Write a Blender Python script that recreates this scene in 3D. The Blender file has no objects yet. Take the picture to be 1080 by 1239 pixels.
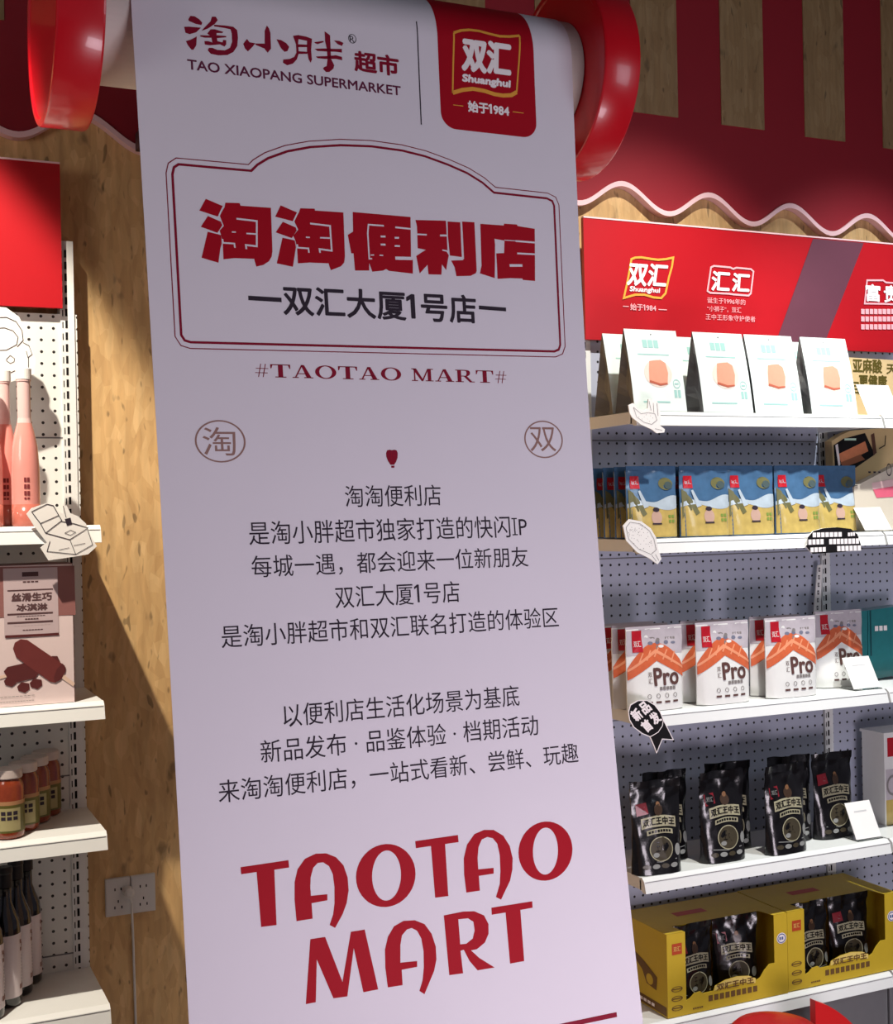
import bpy, bmesh, math, random
import numpy as np
from mathutils import Vector, Matrix
from mathutils.geometry import tessellate_polygon

random.seed(7)
C = bpy.context.scene.collection
scene = bpy.context.scene

# ------------------------------------------------------------------ camera
FPX = 1560.5
YAW, PITCH, ROLL = math.radians(24.465), math.radians(-0.055), math.radians(-1.151)
CAM = np.array([0.0, -3.0, 1.6])
_f0 = np.array([math.sin(YAW), math.cos(YAW), 0]); _r0 = np.array([math.cos(YAW), -math.sin(YAW), 0]); _u0 = np.array([0, 0, 1.0])
AF = _f0 * math.cos(PITCH) + _u0 * math.sin(PITCH)
_u1 = _u0 * math.cos(PITCH) - _f0 * math.sin(PITCH)
AR = _r0 * math.cos(ROLL) + _u1 * math.sin(ROLL)
AU = _u1 * math.cos(ROLL) - _r0 * math.sin(ROLL)
cd = bpy.data.cameras.new('camera'); cam = bpy.data.objects.new('camera', cd); C.objects.link(cam)
cd.sensor_fit = 'HORIZONTAL'; cd.sensor_width = 36; cd.lens = FPX * 36 / 1080; cd.clip_start = 0.05
cam.matrix_world = Matrix(((AR[0], AU[0], -AF[0], CAM[0]), (AR[1], AU[1], -AF[1], CAM[1]), (AR[2], AU[2], -AF[2], CAM[2]), (0, 0, 0, 1)))
scene.camera = cam

# ------------------------------------------------------------------ light
scene.view_settings.view_transform = 'Standard'
scene.view_settings.look = 'None'
scene.view_settings.gamma = 1.0
scene.view_settings.use_curve_mapping = False
scene.view_settings.exposure = 0.0
world = bpy.data.worlds.new('shop_ambient'); scene.world = world; world.use_nodes = True
bg = world.node_tree.nodes['Background']; bg.inputs[0].default_value = (0.60, 0.57, 0.70, 1); bg.inputs[1].default_value = 0.185


def lamp(name, kind, loc, aim, energy, col, **kw):
    l = bpy.data.lights.new(name, kind); l.energy = energy; l.color = col
    for k, v in kw.items(): setattr(l, k, v)
    o = bpy.data.objects.new(name, l); C.objects.link(o); o.location = loc
    o.rotation_euler = (Vector(aim) - Vector(loc)).to_track_quat('-Z', 'Y').to_euler()
    return o


lamp('track_spot', 'SPOT', (-0.307, -1.115, 3.4), (-0.20, -0.05, 1.45), 380, (1.0, 0.89, 0.74), spot_size=math.radians(54), spot_blend=0.25, shadow_soft_size=0.025)
lamp('track_spot', 'SPOT', (1.98, -1.02, 3.4), (1.98, -0.10, 1.55), 215, (1.0, 0.96, 0.88), spot_size=math.radians(58), spot_blend=0.8, shadow_soft_size=0.025)
lamp('track_spot', 'SPOT', (2.80, -1.02, 3.4), (2.78, -0.10, 1.55), 190, (0.93, 0.98, 1.0), spot_size=math.radians(54), spot_blend=0.8, shadow_soft_size=0.025)
lamp('fill_light', 'AREA', (-1.1, -1.35, 2.3), (0.3, 0, 1.9), 5.5, (1.0, 0.93, 0.86), shape='RECTANGLE', size=0.6, size_y=0.5)  # added soft fill, brightens the upper left wall and sign
lamp('fill_light', 'AREA', (1.6, -2.7, 0.40), (1.0, -0.85, 0.9), 31, (1.0, 0.88, 0.98), shape='RECTANGLE', size=1.0, size_y=0.6)  # added low fill, stands in for bounce light on the banner
lamp('fill_light', 'AREA', (2.4, -2.6, 2.3), (1.1, -0.7, 1.9), 8, (0.80, 0.88, 1.0), shape='RECTANGLE', size=0.7, size_y=0.7)  # added cool fill for the upper right of the banner


# ------------------------------------------------------------------ helpers
def ray(x, y): return AF + AR * (x - 540) / FPX - AU * (y - 619.5) / FPX
def at(x, y, Y):
    d = ray(x, y); t = (Y - CAM[1]) / d[1]; p = CAM + d * t
    return float(p[0]), float(p[2])
def proj(p):
    v = np.array(p) - CAM; z = v @ AF
    return np.array([540 + FPX * (v @ AR) / z, 619.5 - FPX * (v @ AU) / z])


def lin(c):
    out = []
    for v in c:
        v = v / 255.0
        out.append(v / 12.92 if v <= 0.04045 else ((v + 0.055) / 1.055) ** 2.4)
    return (*out, 1.0)


MATS = {}
def mat(name, rgb, rough=0.5, metal=0.0, noise=0.05, scale=40.0, bump=0.0, bscale=60.0, trans=0.0, coat=0.0, ior=1.45, sheen=0.0):
    if name in MATS: return MATS[name]
    m = bpy.data.materials.new(name); m.use_nodes = True; nt = m.node_tree; n = nt.nodes; b = n['Principled BSDF']
    tc = n.new('ShaderNodeTexCoord'); nz = n.new('ShaderNodeTexNoise'); nz.inputs['Scale'].default_value = scale; nz.inputs['Detail'].default_value = 3
    nt.links.new(tc.outputs['Object'], nz.inputs['Vector'])
    mr = n.new('ShaderNodeMapRange'); mr.inputs['To Min'].default_value = 1 - noise; mr.inputs['To Max'].default_value = 1 + noise
    nt.links.new(nz.outputs['Fac'], mr.inputs['Value'])
    mx = n.new('ShaderNodeVectorMath'); mx.operation = 'SCALE'; mx.inputs[0].default_value = lin(rgb)[:3]
    nt.links.new(mr.outputs[0], mx.inputs['Scale']); nt.links.new(mx.outputs[0], b.inputs['Base Color'])
    b.inputs['Roughness'].default_value = rough; b.inputs['Metallic'].default_value = metal; b.inputs['IOR'].default_value = ior
    if name.startswith('print_') and rough >= 0.6: b.inputs['Specular IOR Level'].default_value = 0.12
    b.inputs['Transmission Weight'].default_value = trans; b.inputs['Coat Weight'].default_value = coat
    if bump:
        n2 = n.new('ShaderNodeTexNoise'); n2.inputs['Scale'].default_value = bscale; n2.inputs['Detail'].default_value = 4
        nt.links.new(tc.outputs['Object'], n2.inputs['Vector'])
        bp = n.new('ShaderNodeBump'); bp.inputs['Strength'].default_value = bump; bp.inputs['Distance'].default_value = 0.01
        nt.links.new(n2.outputs['Fac'], bp.inputs['Height']); nt.links.new(bp.outputs[0], b.inputs['Normal'])
    MATS[name] = m
    return m


def osb_mat(name, tint=1.0, grain=False):
    m = bpy.data.materials.new(name); m.use_nodes = True; nt = m.node_tree; n = nt.nodes; L = nt.links.new; b = n['Principled BSDF']
    b.inputs['Roughness'].default_value = 0.62
    tc = n.new('ShaderNodeTexCoord')
    # warp
    wz = n.new('ShaderNodeTexNoise'); wz.inputs['Scale'].default_value = 5.0; L(tc.outputs['Object'], wz.inputs['Vector'])
    ws = n.new('ShaderNodeVectorMath'); ws.operation = 'SCALE'; ws.inputs['Scale'].default_value = 0.035; L(wz.outputs['Color'], ws.inputs[0])
    wa = n.new('ShaderNodeVectorMath'); wa.operation = 'ADD'; L(tc.outputs['Object'], wa.inputs[0]); L(ws.outputs[0], wa.inputs[1])
    def flakes(rot, sc, seed):
        mp = n.new('ShaderNodeMapping'); mp.inputs['Rotation'].default_value = (0, rot, 0); mp.inputs['Scale'].default_value = sc; mp.inputs['Location'].default_value = (seed, seed, seed)
        L(wa.outputs[0], mp.inputs['Vector'])
        v = n.new('ShaderNodeTexVoronoi'); v.inputs['Scale'].default_value = 1.0; v.inputs['Randomness'].default_value = 1.0; L(mp.outputs[0], v.inputs['Vector'])
        return v
    v1 = flakes(0.35, (52, 4, 17), 1.3); v2 = flakes(-0.95, (70, 4, 20), 5.7)
    s1 = n.new('ShaderNodeSeparateColor'); L(v1.outputs['Color'], s1.inputs[0])
    s2 = n.new('ShaderNodeSeparateColor'); L(v2.outputs['Color'], s2.inputs[0])
    mixv = n.new('ShaderNodeMath'); mixv.operation = 'MULTIPLY_ADD'; L(s1.outputs[0], mixv.inputs[0]); mixv.inputs[1].default_value = 0.55
    h = n.new('ShaderNodeMath'); h.operation = 'MULTIPLY'; L(s2.outputs[1], h.inputs[0]); h.inputs[1].default_value = 0.45; L(h.outputs[0], mixv.inputs[2])
    rp = n.new('ShaderNodeValToRGB'); L(mixv.outputs[0], rp.inputs[0])
    e = rp.color_ramp.elements
    e[0].position = 0.02; e[0].color = lin((194, 155, 103)); e[1].position = 0.98; e[1].color = lin((220, 184, 130))
    e2 = e.new(0.5); e2.color = lin((206, 168, 114))
    # long grain streaks
    mp = n.new('ShaderNodeMapping'); mp.inputs['Scale'].default_value = (60, 10, 6) if not grain else (90, 10, 3); L(wa.outputs[0], mp.inputs['Vector'])
    g = n.new('ShaderNodeTexNoise'); g.inputs['Scale'].default_value = 1.0; g.inputs['Detail'].default_value = 5; L(mp.outputs[0], g.inputs['Vector'])
    gr = n.new('ShaderNodeMapRange'); gr.inputs['From Min'].default_value = 0.3; gr.inputs['From Max'].default_value = 0.7; gr.inputs['To Min'].default_value = 0.84; gr.inputs['To Max'].default_value = 1.08; L(g.outputs['Fac'], gr.inputs['Value'])
    # dark knots / chips
    mp2 = n.new('ShaderNodeMapping'); mp2.inputs['Scale'].default_value = (26, 10, 15); mp2.inputs['Rotation'].default_value = (0, 0.6, 0); L(wa.outputs[0], mp2.inputs['Vector'])
    k = n.new('ShaderNodeTexNoise'); k.inputs['Scale'].default_value = 1.0; k.inputs['Detail'].default_value = 2; L(mp2.outputs[0], k.inputs['Vector'])
    kr = n.new('ShaderNodeMapRange'); kr.inputs['From Min'].default_value = 0.66; kr.inputs['From Max'].default_value = 0.76; kr.inputs['To Min'].default_value = 1.0; kr.inputs['To Max'].default_value = 0.55; L(k.outputs['Fac'], kr.inputs['Value'])
    mp3 = n.new('ShaderNodeMapping'); mp3.inputs['Scale'].default_value = (70, 10, 22); mp3.inputs['Rotation'].default_value = (0, -0.9, 0); mp3.inputs['Location'].default_value = (3.1, 0, 7.7); L(wa.outputs[0], mp3.inputs['Vector'])
    k3 = n.new('ShaderNodeTexNoise'); k3.inputs['Scale'].default_value = 1.0; k3.inputs['Detail'].default_value = 1; L(mp3.outputs[0], k3.inputs['Vector'])
    kr3 = n.new('ShaderNodeMapRange'); kr3.inputs['From Min'].default_value = 0.68; kr3.inputs['From Max'].default_value = 0.74; kr3.inputs['To Min'].default_value = 1.0; kr3.inputs['To Max'].default_value = 0.5; L(k3.outputs['Fac'], kr3.inputs['Value'])
    k4 = n.new('ShaderNodeMath'); k4.operation = 'MULTIPLY'; L(kr.outputs[0], k4.inputs[0]); L(kr3.outputs[0], k4.inputs[1])
    pr = n.new('ShaderNodeMath'); pr.operation = 'MULTIPLY'; L(gr.outputs[0], pr.inputs[0]); L(k4.outputs[0], pr.inputs[1])
    p2 = n.new('ShaderNodeMath'); p2.operation = 'MULTIPLY'; L(pr.outputs[0], p2.inputs[0]); p2.inputs[1].default_value = tint
    mx = n.new('ShaderNodeVectorMath'); mx.operation = 'SCALE'; L(rp.outputs[0], mx.inputs[0]); L(p2.outputs[0], mx.inputs['Scale'])
    L(mx.outputs[0], b.inputs['Base Color'])
    bp = n.new('ShaderNodeBump'); bp.inputs['Strength'].default_value = 0.25; bp.inputs['Distance'].default_value = 0.004
    L(mixv.outputs[0], bp.inputs['Height']); L(bp.outputs[0], b.inputs['Normal'])
    MATS[name] = m
    return m


def peg_mat(name, rgb, pitch, ox, oz):
    m = bpy.data.materials.new(name); m.use_nodes = True; nt = m.node_tree; n = nt.nodes; L = nt.links.new; b = n['Principled BSDF']
    b.inputs['Roughness'].default_value = 0.45
    tc = n.new('ShaderNodeTexCoord'); sp = n.new('ShaderNodeSeparateXYZ'); L(tc.outputs['Object'], sp.inputs[0])
    sq = []
    for ax, off in ((0, ox), (2, oz)):
        a = n.new('ShaderNodeMath'); a.operation = 'ADD'; L(sp.outputs[ax], a.inputs[0]); a.inputs[1].default_value = 50 * pitch - off
        d = n.new('ShaderNodeMath'); d.operation = 'DIVIDE'; L(a.outputs[0], d.inputs[0]); d.inputs[1].default_value = pitch
        f = n.new('ShaderNodeMath'); f.operation = 'FRACT'; L(d.outputs[0], f.inputs[0])
        s = n.new('ShaderNodeMath'); s.operation = 'SUBTRACT'; L(f.outputs[0], s.inputs[0]); s.inputs[1].default_value = 0.5
        q = n.new('ShaderNodeMath'); q.operation = 'POWER'; L(s.outputs[0], q.inputs[0]); q.inputs[1].default_value = 2.0
        sq.append(q)
    ad = n.new('ShaderNodeMath'); ad.operation = 'ADD'; L(sq[0].outputs[0], ad.inputs[0]); L(sq[1].outputs[0], ad.inputs[1])
    lt = n.new('ShaderNodeMath'); lt.operation = 'LESS_THAN'; L(ad.outputs[0], lt.inputs[0]); lt.inputs[1].default_value = 0.0165
    mx = n.new('ShaderNodeMix'); mx.data_type = 'RGBA'; mx.inputs[6].default_value = lin(rgb); mx.inputs[7].default_value = lin((28, 26, 28)); L(lt.outputs[0], mx.inputs[0])
    L(mx.outputs[2], b.inputs['Base Color'])
    MATS[name] = m
    return m


def ident(u, v, l=0.0): return Vector((u, -l, v))


_gc = {}
def _join(parts):
    V = np.concatenate([p[0] for p in parts]); F = []; o = 0
    for v, f in parts: F += [tuple(i + o for i in t) for t in f]; o += len(v)
    mn, mx = V.min(0), V.max(0)
    return (V - mn) / (mx - mn), F, mx - mn
def glyphs(s):
    if s in _gc: return _gc[s]
    if len(s) > 1 and any(c in '1I' for c in s) and any(ord(c) > 0x2e80 for c in s):    # flagged figure one, serifed capital I
        pen = 0.0; parts = []
        for c in s:
            if c == '1':
                V = np.array([(.16, 0), (.27, 0), (.27, .76), (.18, .76), (.02, .66), (.02, .56), (.16, .64)]); F = [(0, 1, 2, 3, 6), (3, 4, 5, 6)]; w = .44
            elif c == 'I':
                V = np.array([(.13, 0), (.20, 0), (.20, .74), (.13, .74), (.02, 0), (.31, 0), (.31, .05), (.02, .05), (.02, .69), (.31, .69), (.31, .74), (.02, .74)]); F = [(0, 1, 2, 3), (4, 5, 6, 7), (8, 9, 10, 11)]; w = .36
            else:
                v, F, d, mn = _raw(c)
                if ord(c) > 0x2e80: V = v; w = 1.0
                else: V = v - np.array([mn[0] - .04, 0]); w = d[0] + .08
            parts.append((V + np.array([pen, 0]), F)); pen += w
        _gc[s] = _join(parts); return _gc[s]
    v, F, d, mn = _raw(s); _gc[s] = ((v - mn) / d, F, d)
    return _gc[s]
def _raw(s):
    cu = bpy.data.curves.new('tmp', 'FONT'); cu.body = s; cu.size = 1; cu.resolution_u = 3
    o = bpy.data.objects.new('tmp', cu); C.objects.link(o)
    dg = bpy.context.evaluated_depsgraph_get(); ev = o.evaluated_get(dg); me = ev.to_mesh()
    V = np.array([(v.co.x, v.co.y) for v in me.vertices]); F = [tuple(p.vertices) for p in me.polygons]
    ev.to_mesh_clear(); bpy.data.objects.remove(o); bpy.data.curves.remove(cu)
    mn, mxx = V.min(0), V.max(0)
    return V, F, mxx - mn, mn


def slice_flat(P, F, cuts):
    bm = bmesh.new(); bv = [bm.verts.new((a, b, 0)) for a, b in P]
    for f in F:
        try: bm.faces.new([bv[i] for i in f])
        except ValueError: pass
    for c_ in cuts: bmesh.ops.bisect_plane(bm, geom=bm.verts[:] + bm.edges[:] + bm.faces[:], plane_co=(0, c_, 0), plane_no=(0, 1, 0))
    bm.verts.index_update(); P = [(v.co.x, v.co.y) for v in bm.verts]; F = [tuple(v.index for v in f.verts) for f in bm.faces]; bm.free()
    return P, F


class MB:
    def __init__(s): s.v = []; s.f = []; s.m = []
    def add(s, vs, fs, mi=0):
        o = len(s.v); s.v += [Vector(v) for v in vs]
        for f in fs: s.f.append(tuple(i + o for i in f)); s.m.append(mi)
    def box(s, x0, x1, y0, y1, z0, z1, mi=0):
        s.add([(x0, y0, z0), (x1, y0, z0), (x1, y1, z0), (x0, y1, z0), (x0, y0, z1), (x1, y0, z1), (x1, y1, z1), (x0, y1, z1)],
              [(0, 3, 2, 1), (4, 5, 6, 7), (0, 1, 5, 4), (1, 2, 6, 5), (2, 3, 7, 6), (3, 0, 4, 7)], mi)
    def extrude_x(s, prof, x0, x1, mi=0):          # prof: (y,z) polygon
        n = len(prof)
        s.add([(x0, y, z) for y, z in prof] + [(x1, y, z) for y, z in prof],
              [(i, (i + 1) % n, n + (i + 1) % n, n + i) for i in range(n)] + [tuple(range(n - 1, -1, -1)), tuple(range(n, 2 * n))], mi)
    def plate(s, pts, y0, y1, mi=0, mside=None):   # pts: (x,z) polygon, extruded in y
        n = len(pts); t = [tuple(x) for x in tessellate_polygon([[Vector((p[0], p[1], 0)) for p in pts]])]
        s.add([(p[0], y0, p[1]) for p in pts], t, mi); s.add([(p[0], y1, p[1]) for p in pts], t, mi if mside is None else mside)
        s.add([(p[0], y0, p[1]) for p in pts] + [(p[0], y1, p[1]) for p in pts], [(i, (i + 1) % n, n + (i + 1) % n, n + i) for i in range(n)], mi if mside is None else mside)
    def lathe(s, prof, n=28, mi=0, c=(0, 0, 0), axis='z', cap=True):   # prof: (r, h)
        vs = []; fs = []
        for r, h in prof:
            for k in range(n):
                a = 2 * math.pi * k / n; p = (r * math.cos(a), r * math.sin(a), h)
                if axis == 'x': p = (h, -r * math.cos(a), r * math.sin(a))
                vs.append((p[0] + c[0], p[1] + c[1], p[2] + c[2]))
        for i in range(len(prof) - 1):
            for k in range(n): fs.append((i * n + k, i * n + (k + 1) % n, (i + 1) * n + (k + 1) % n, (i + 1) * n + k))
        if cap: fs += [tuple(range(n - 1, -1, -1)), tuple((len(prof) - 1) * n + k for k in range(n))]
        s.add(vs, fs, mi)
    def poly(s, pts, fm=ident, mi=0, lift=0.001, holes=(), cuts=()):
        allp = list(pts); 
        for h in holes: allp += list(h)
        t = tessellate_polygon([[Vector((p[0], p[1], 0)) for p in pts]] + [[Vector((p[0], p[1], 0)) for p in h] for h in holes])
        F = [tuple(x) for x in t]; P = [(p[0], p[1]) for p in allp]
        if len(cuts): P, F = slice_flat(P, F, cuts)
        s.add([fm(p[0], p[1], lift) for p in P], F, mi)
    def rect(s, u0, u1, v0, v1, fm=ident, mi=0, lift=0.001, nu=1, nv=1):
        vs = [fm(u0 + (u1 - u0) * i / nu, v0 + (v1 - v0) * j / nv, lift) for j in range(nv + 1) for i in range(nu + 1)]
        s.add(vs, [(j * (nu + 1) + i, j * (nu + 1) + i + 1, (j + 1) * (nu + 1) + i + 1, (j + 1) * (nu + 1) + i) for j in range(nv) for i in range(nu)], mi)
    def line(s, pts, w, fm=ident, mi=0, lift=0.001, closed=False):
        pts = [Vector((p[0], p[1])) for p in pts]; n = len(pts); L = []; R = []
        for i in range(n):
            a = pts[i - 1] if (i or closed) else pts[i]; b = pts[(i + 1) % n] if (i < n - 1 or closed) else pts[i]
            d1 = (pts[i] - a); d2 = (b - pts[i])
            if d1.length < 1e-9: d1 = d2
            if d2.length < 1e-9: d2 = d1
            d1 = d1.normalized(); d2 = d2.normalized(); t = d1 + d2
            t = d1 if t.length < 1e-6 else t.normalized()
            nn = Vector((-t.y, t.x)); k = 1 / max(0.5, nn.dot(Vector((-d1.y, d1.x))))
            L.append(pts[i] + nn * w / 2 * k); R.append(pts[i] - nn * w / 2 * k)
        vs = [fm(p.x, p.y, lift) for p in L] + [fm(p.x, p.y, lift) for p in R]
        s.add(vs, [(i, (i + 1) % n, n + (i + 1) % n, n + i) for i in range(n if closed else n - 1)], mi)
    def disc(s, u, v, ru, rv, fm=ident, mi=0, lift=0.001, n=24, hole=0.0):
        o = [(u + ru * math.cos(2 * math.pi * k / n), v + rv * math.sin(2 * math.pi * k / n)) for k in range(n)]
        if hole:
            i_ = [(u + ru * hole * math.cos(2 * math.pi * k / n), v + rv * hole * math.sin(2 * math.pi * k / n)) for k in range(n)]
            s.add([fm(p[0], p[1], lift) for p in o + i_], [(k, (k + 1) % n, n + (k + 1) % n, n + k) for k in range(n)], mi)
        else: s.add([fm(p[0], p[1], lift) for p in o], [tuple(range(n))], mi)
    def text(s, t, u0, u1, v0, v1, fm=ident, mi=0, lift=0.001, bold=0.0, shear=0.0, cuts=()):
        V, F, _ = glyphs(t)
        U = u0 + V[:, 0] * (u1 - u0); W = v0 + V[:, 1] * (v1 - v0); U = U + shear * (W - v0)
        if len(cuts): P, F = slice_flat(list(zip(U, W)), F, cuts)
        else: P = list(zip(U, W))
        if not bold: offs = [(0, 0)]
        elif isinstance(bold, tuple):
            gx, gy = bold; offs = [(gx * i / 3, gy * j / 2) for i in range(-3, 4) for j in range(-2, 3)]
        else: offs = [(0, 0)] + [(bold * math.cos(k * math.pi / 4), bold * math.sin(k * math.pi / 4)) for k in range(8)]
        for k, (du, dv) in enumerate(offs): s.add([fm(a + du, b + dv, lift + k * 2e-6) for a, b in P], F, mi)
    def build(s, name, mats, parent=None, loc=None, smooth=False, rotz=0.0, recalc=False):
        me = bpy.data.meshes.new(name); me.from_pydata([tuple(v) for v in s.v], [], s.f)
        for m in (mats if isinstance(mats, (list, tuple)) else [mats]): me.materials.append(m)
        me.polygons.foreach_set('material_index', s.m)
        if smooth: me.polygons.foreach_set('use_smooth', [True] * len(s.f))
        if recalc:
            bm = bmesh.new(); bm.from_mesh(me); bmesh.ops.recalc_face_normals(bm, faces=bm.faces); bm.to_mesh(me); bm.free()
        me.update(); o = bpy.data.objects.new(name, me); C.objects.link(o)
        if parent: o.parent = parent
        if loc: o.location = loc
        if rotz: o.rotation_euler = (0, 0, rotz)
        return o


def tag(o, label, cat, group=None):
    o['label'] = label; o['category'] = cat
    if group: o['group'] = group
    return o
def empty(name, loc, label, cat, group=None):
    o = bpy.data.objects.new(name, None); o.empty_display_size = 0.05; C.objects.link(o); o.location = loc
    return tag(o, label, cat, group)
def dup(root, loc, label, group=None, rotz=None, tilt=None):
    def cp(o, par):
        c = o.copy(); C.objects.link(c)
        if par: c.parent = par
        for ch in o.children: cp(ch, c)
        return c
    r = cp(root, None); r.location = loc; r['label'] = label
    if group: r['group'] = group
    if rotz is not None: r.rotation_euler = (0, 0, rotz)
    if tilt is not None: r.rotation_euler[0] = tilt
    return r
def structure(o): o['kind'] = 'structure'; return o


# palette
WHITE = mat('white_paint', (226, 228, 226), 0.4, noise=0.02)
RED = mat('sign_red', (172, 14, 26), 0.4, noise=0.03)
DRED = mat('print_dark_red', (132, 22, 46), 0.6, noise=0.02)
MAROON = mat('awning_red', (140, 20, 34), 0.6, noise=0.05, scale=12)
GLOSSR = mat('gloss_red', (190, 12, 28), 0.28, noise=0.02, coat=0.2)
PINK = mat('pale_pink_trim', (236, 196, 198), 0.5, noise=0.03)
PAPER = mat('banner_paper', (222, 216, 224), 0.7, noise=0.015, scale=6, bump=0.05, bscale=7)
CORE = mat('roll_core', (206, 198, 190), 0.6, noise=0.03)
INK = mat('print_charcoal', (52, 44, 54), 0.7, noise=0.02)
BROWNINK = mat('print_brown', (150, 116, 108), 0.7, noise=0.02)
YELFRAME = mat('print_yellow', (226, 160, 66), 0.6, noise=0.02)
PRWHITE = mat('print_white', (240, 232, 232), 0.6, noise=0.01)
BLACK = mat('print_black', (26, 24, 26), 0.6, noise=0.02)
OSB = osb_mat('strand_board'); OSBG = osb_mat('strand_board_stripe', 0.46, grain=True)
CARD = mat('white_card', (236, 234, 230), 0.6, noise=0.015)
GREY = mat('grey_panel', (120, 120, 122), 0.6)
CLEAR = mat('clear_plastic', (240, 245, 245), 0.05, trans=0.95, ior=1.3)

# ------------------------------------------------------------------ setting
WY = 0.055
b = MB(); b.box(-2.2, 5.4, WY, WY + 0.1, 0, 3.5); structure(b.build('wall_back', OSB))
b = MB(); b.box(-2.2, 5.4, -6.0, WY, -0.1, 0); structure(b.build('floor', mat('floor_tile', (150, 142, 140), 0.4, scale=4)))
b = MB(); b.box(-2.2, 5.4, -6.0, WY + 0.1, 3.5, 3.6); structure(b.build('ceiling', mat('ceiling_dark', (70, 68, 72), 0.8)))

# ------------------------------------------------------------------ awning board with scalloped edge
AY = 0.035
def scal(X): return 2.491 - 0.025 * (X - 0.48) + 0.034 * math.cos(2 * math.pi * (X - 0.48) / 0.2904)
xs = [-1.2 + i * 0.0115 for i in range(int(5.6 / 0.0115))]
aw = empty('awning_board', (0, AY, 2.4), 'dark red awning board with wavy scalloped lower edge and brown wooden stripes above the shelves', 'awning')
b = MB(); top = 3.3
n = len(xs)
vs = [(x, 0, scal(x) - 2.4) for x in xs] + [(x, 0, top - 2.4) for x in xs] + [(x, 0.019, scal(x) - 2.4) for x in xs] + [(x, 0.019, top - 2.4) for x in xs]
fs = []
for i in range(n - 1):
    fs += [(i, i + 1, n + i + 1, n + i), (2 * n + i + 1, 2 * n + i, 3 * n + i, 3 * n + i + 1), (2 * n + i, 2 * n + i + 1, i + 1, i), (n + i, n + i + 1, 3 * n + i + 1, 3 * n + i)]
fs += [(0, n, 3 * n, 2 * n), (n - 1, 3 * n - 1, 4 * n - 1, 2 * n - 1)]
b.add(vs, fs); b.build('board', MAROON, aw)
b = MB(); vs = []; fs = []
for x in xs:
    z = scal(x) - 2.4
    for yy, dz in ((-0.008, 0.000), (-0.008, 0.0140), (0.019, 0.0140), (0.019, 0.000)): vs.append((x, yy, z + dz - 0.004))
for i in range(n - 1):
    for k in range(4): fs.append((4 * i + k, 4 * i + (k + 1) % 4, 4 * i + 4 + (k + 1) % 4, 4 * i + 4 + k))
b.add(vs, fs); b.build('scalloped_trim', PINK, aw)
for k in range(-6, 9):
    xc = 2.046 + 0.301 * k
    zb = 2.697 - 0.013 * (xc - 1.97)
    b = MB(); b.box(xc - 0.076, xc + 0.076, -0.003, 0.0, zb - 2.4, top - 2.4)
    b.build('stripe', OSBG, aw)

# ------------------------------------------------------------------ gondola shelving
DF = 0.26
LT = [at(60, y, -0.255)[1] for y in (637, 853.5, 1014, 1228)]
RT = [at(900, y, -0.255)[1] for y in (500, 649, 851, 1043.5, 1215)]
PEGR = peg_mat('pegboard_blue_grey', (176, 181, 198), 0.0275, 0.0135, 0.0)  # darker, bluer base colour for the right-hand pegboards
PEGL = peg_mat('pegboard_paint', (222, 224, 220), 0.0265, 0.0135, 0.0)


def gondola(name, label, X0, X1, tops, ups, peg=None):
    g = empty(name, (X0, 0, 0), label, 'shelf unit', 'shelf units along the wooden wall')
    b = MB(); b.box(0.0, X1 - X0, 0, 0.04, 0.06, 2.06)
    for zs in (0.62, 1.02, 1.46, 1.78):
        b.box(0.012, X1 - X0 - 0.012, -0.0012, 0.001, zs, zs + 0.003, 1)
    p = b.build('pegboard_panel', [peg or PEGL, mat('seam_grey', (112, 112, 116), 0.6)], g)
    for ux in ups:
        b = MB(); b.box(ux - X0 - 0.016, ux - X0 + 0.014, -0.004, 0.05, 0.0, 2.225)
        z = 0.2
        while z < 2.2:
            b.box(ux - X0 - 0.006, ux - X0 - 0.001, -0.0048, -0.003, z, z + 0.017, 1); b.box(ux - X0 - 0.0125, ux - X0 - 0.0105, -0.0048, -0.003, z, z + 0.014, 1); z += 0.0265
        b.build('slotted_upright', [WHITE, BLACK], g)
    for zt in tops:
        b = MB()
        b.box(0.0, X1 - X0, -DF + 0.012, -0.004, zt - 0.006, zt)
        b.box(0.0, X1 - X0, -DF + 0.012, -DF + 0.018, zt - 0.032, zt - 0.006)
        for xx in (0.0, X1 - X0 - 0.004):
            b.add([(xx, -DF + 0.012, zt - 0.006), (xx, -0.004, zt - 0.006), (xx, -0.004, zt - 0.032), (xx, -DF + 0.012, zt - 0.030), (xx + 0.004, -DF + 0.012, zt - 0.006), (xx + 0.004, -0.004, zt - 0.006), (xx + 0.004, -0.004, zt - 0.032), (xx + 0.004, -DF + 0.012, zt - 0.030)],
                  [(0, 1, 2, 3), (7, 6, 5, 4), (0, 4, 5, 1), (2, 6, 7, 3), (1, 5, 6, 2), (0, 3, 7, 4)])
        sh = b.build('shelf', WHITE, g, recalc=True)
        b = MB()
        b.extrude_x([(-DF + 0.013, zt + 0.001), (-DF + 0.008, zt + 0.001), (-DF - 0.002, zt - 0.007), (-DF - 0.010, zt - 0.035), (-DF + 0.004, zt - 0.036), (-DF + 0.012, zt - 0.030)], 0.0, X1 - X0)
        b.box(0.002, X1 - X0 - 0.002, -DF - 0.0036, -DF - 0.001, zt - 0.0095, zt - 0.0085, 1)
        b.build('price_rail', [WHITE, GREY], sh, recalc=True)
    b = MB(); b.box(0.0, X1 - X0, -DF + 0.02, -0.01, 0.0, min(0.25, tops[-1] - 0.04)); b.build('plinth', GREY, g)
    return g


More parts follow.
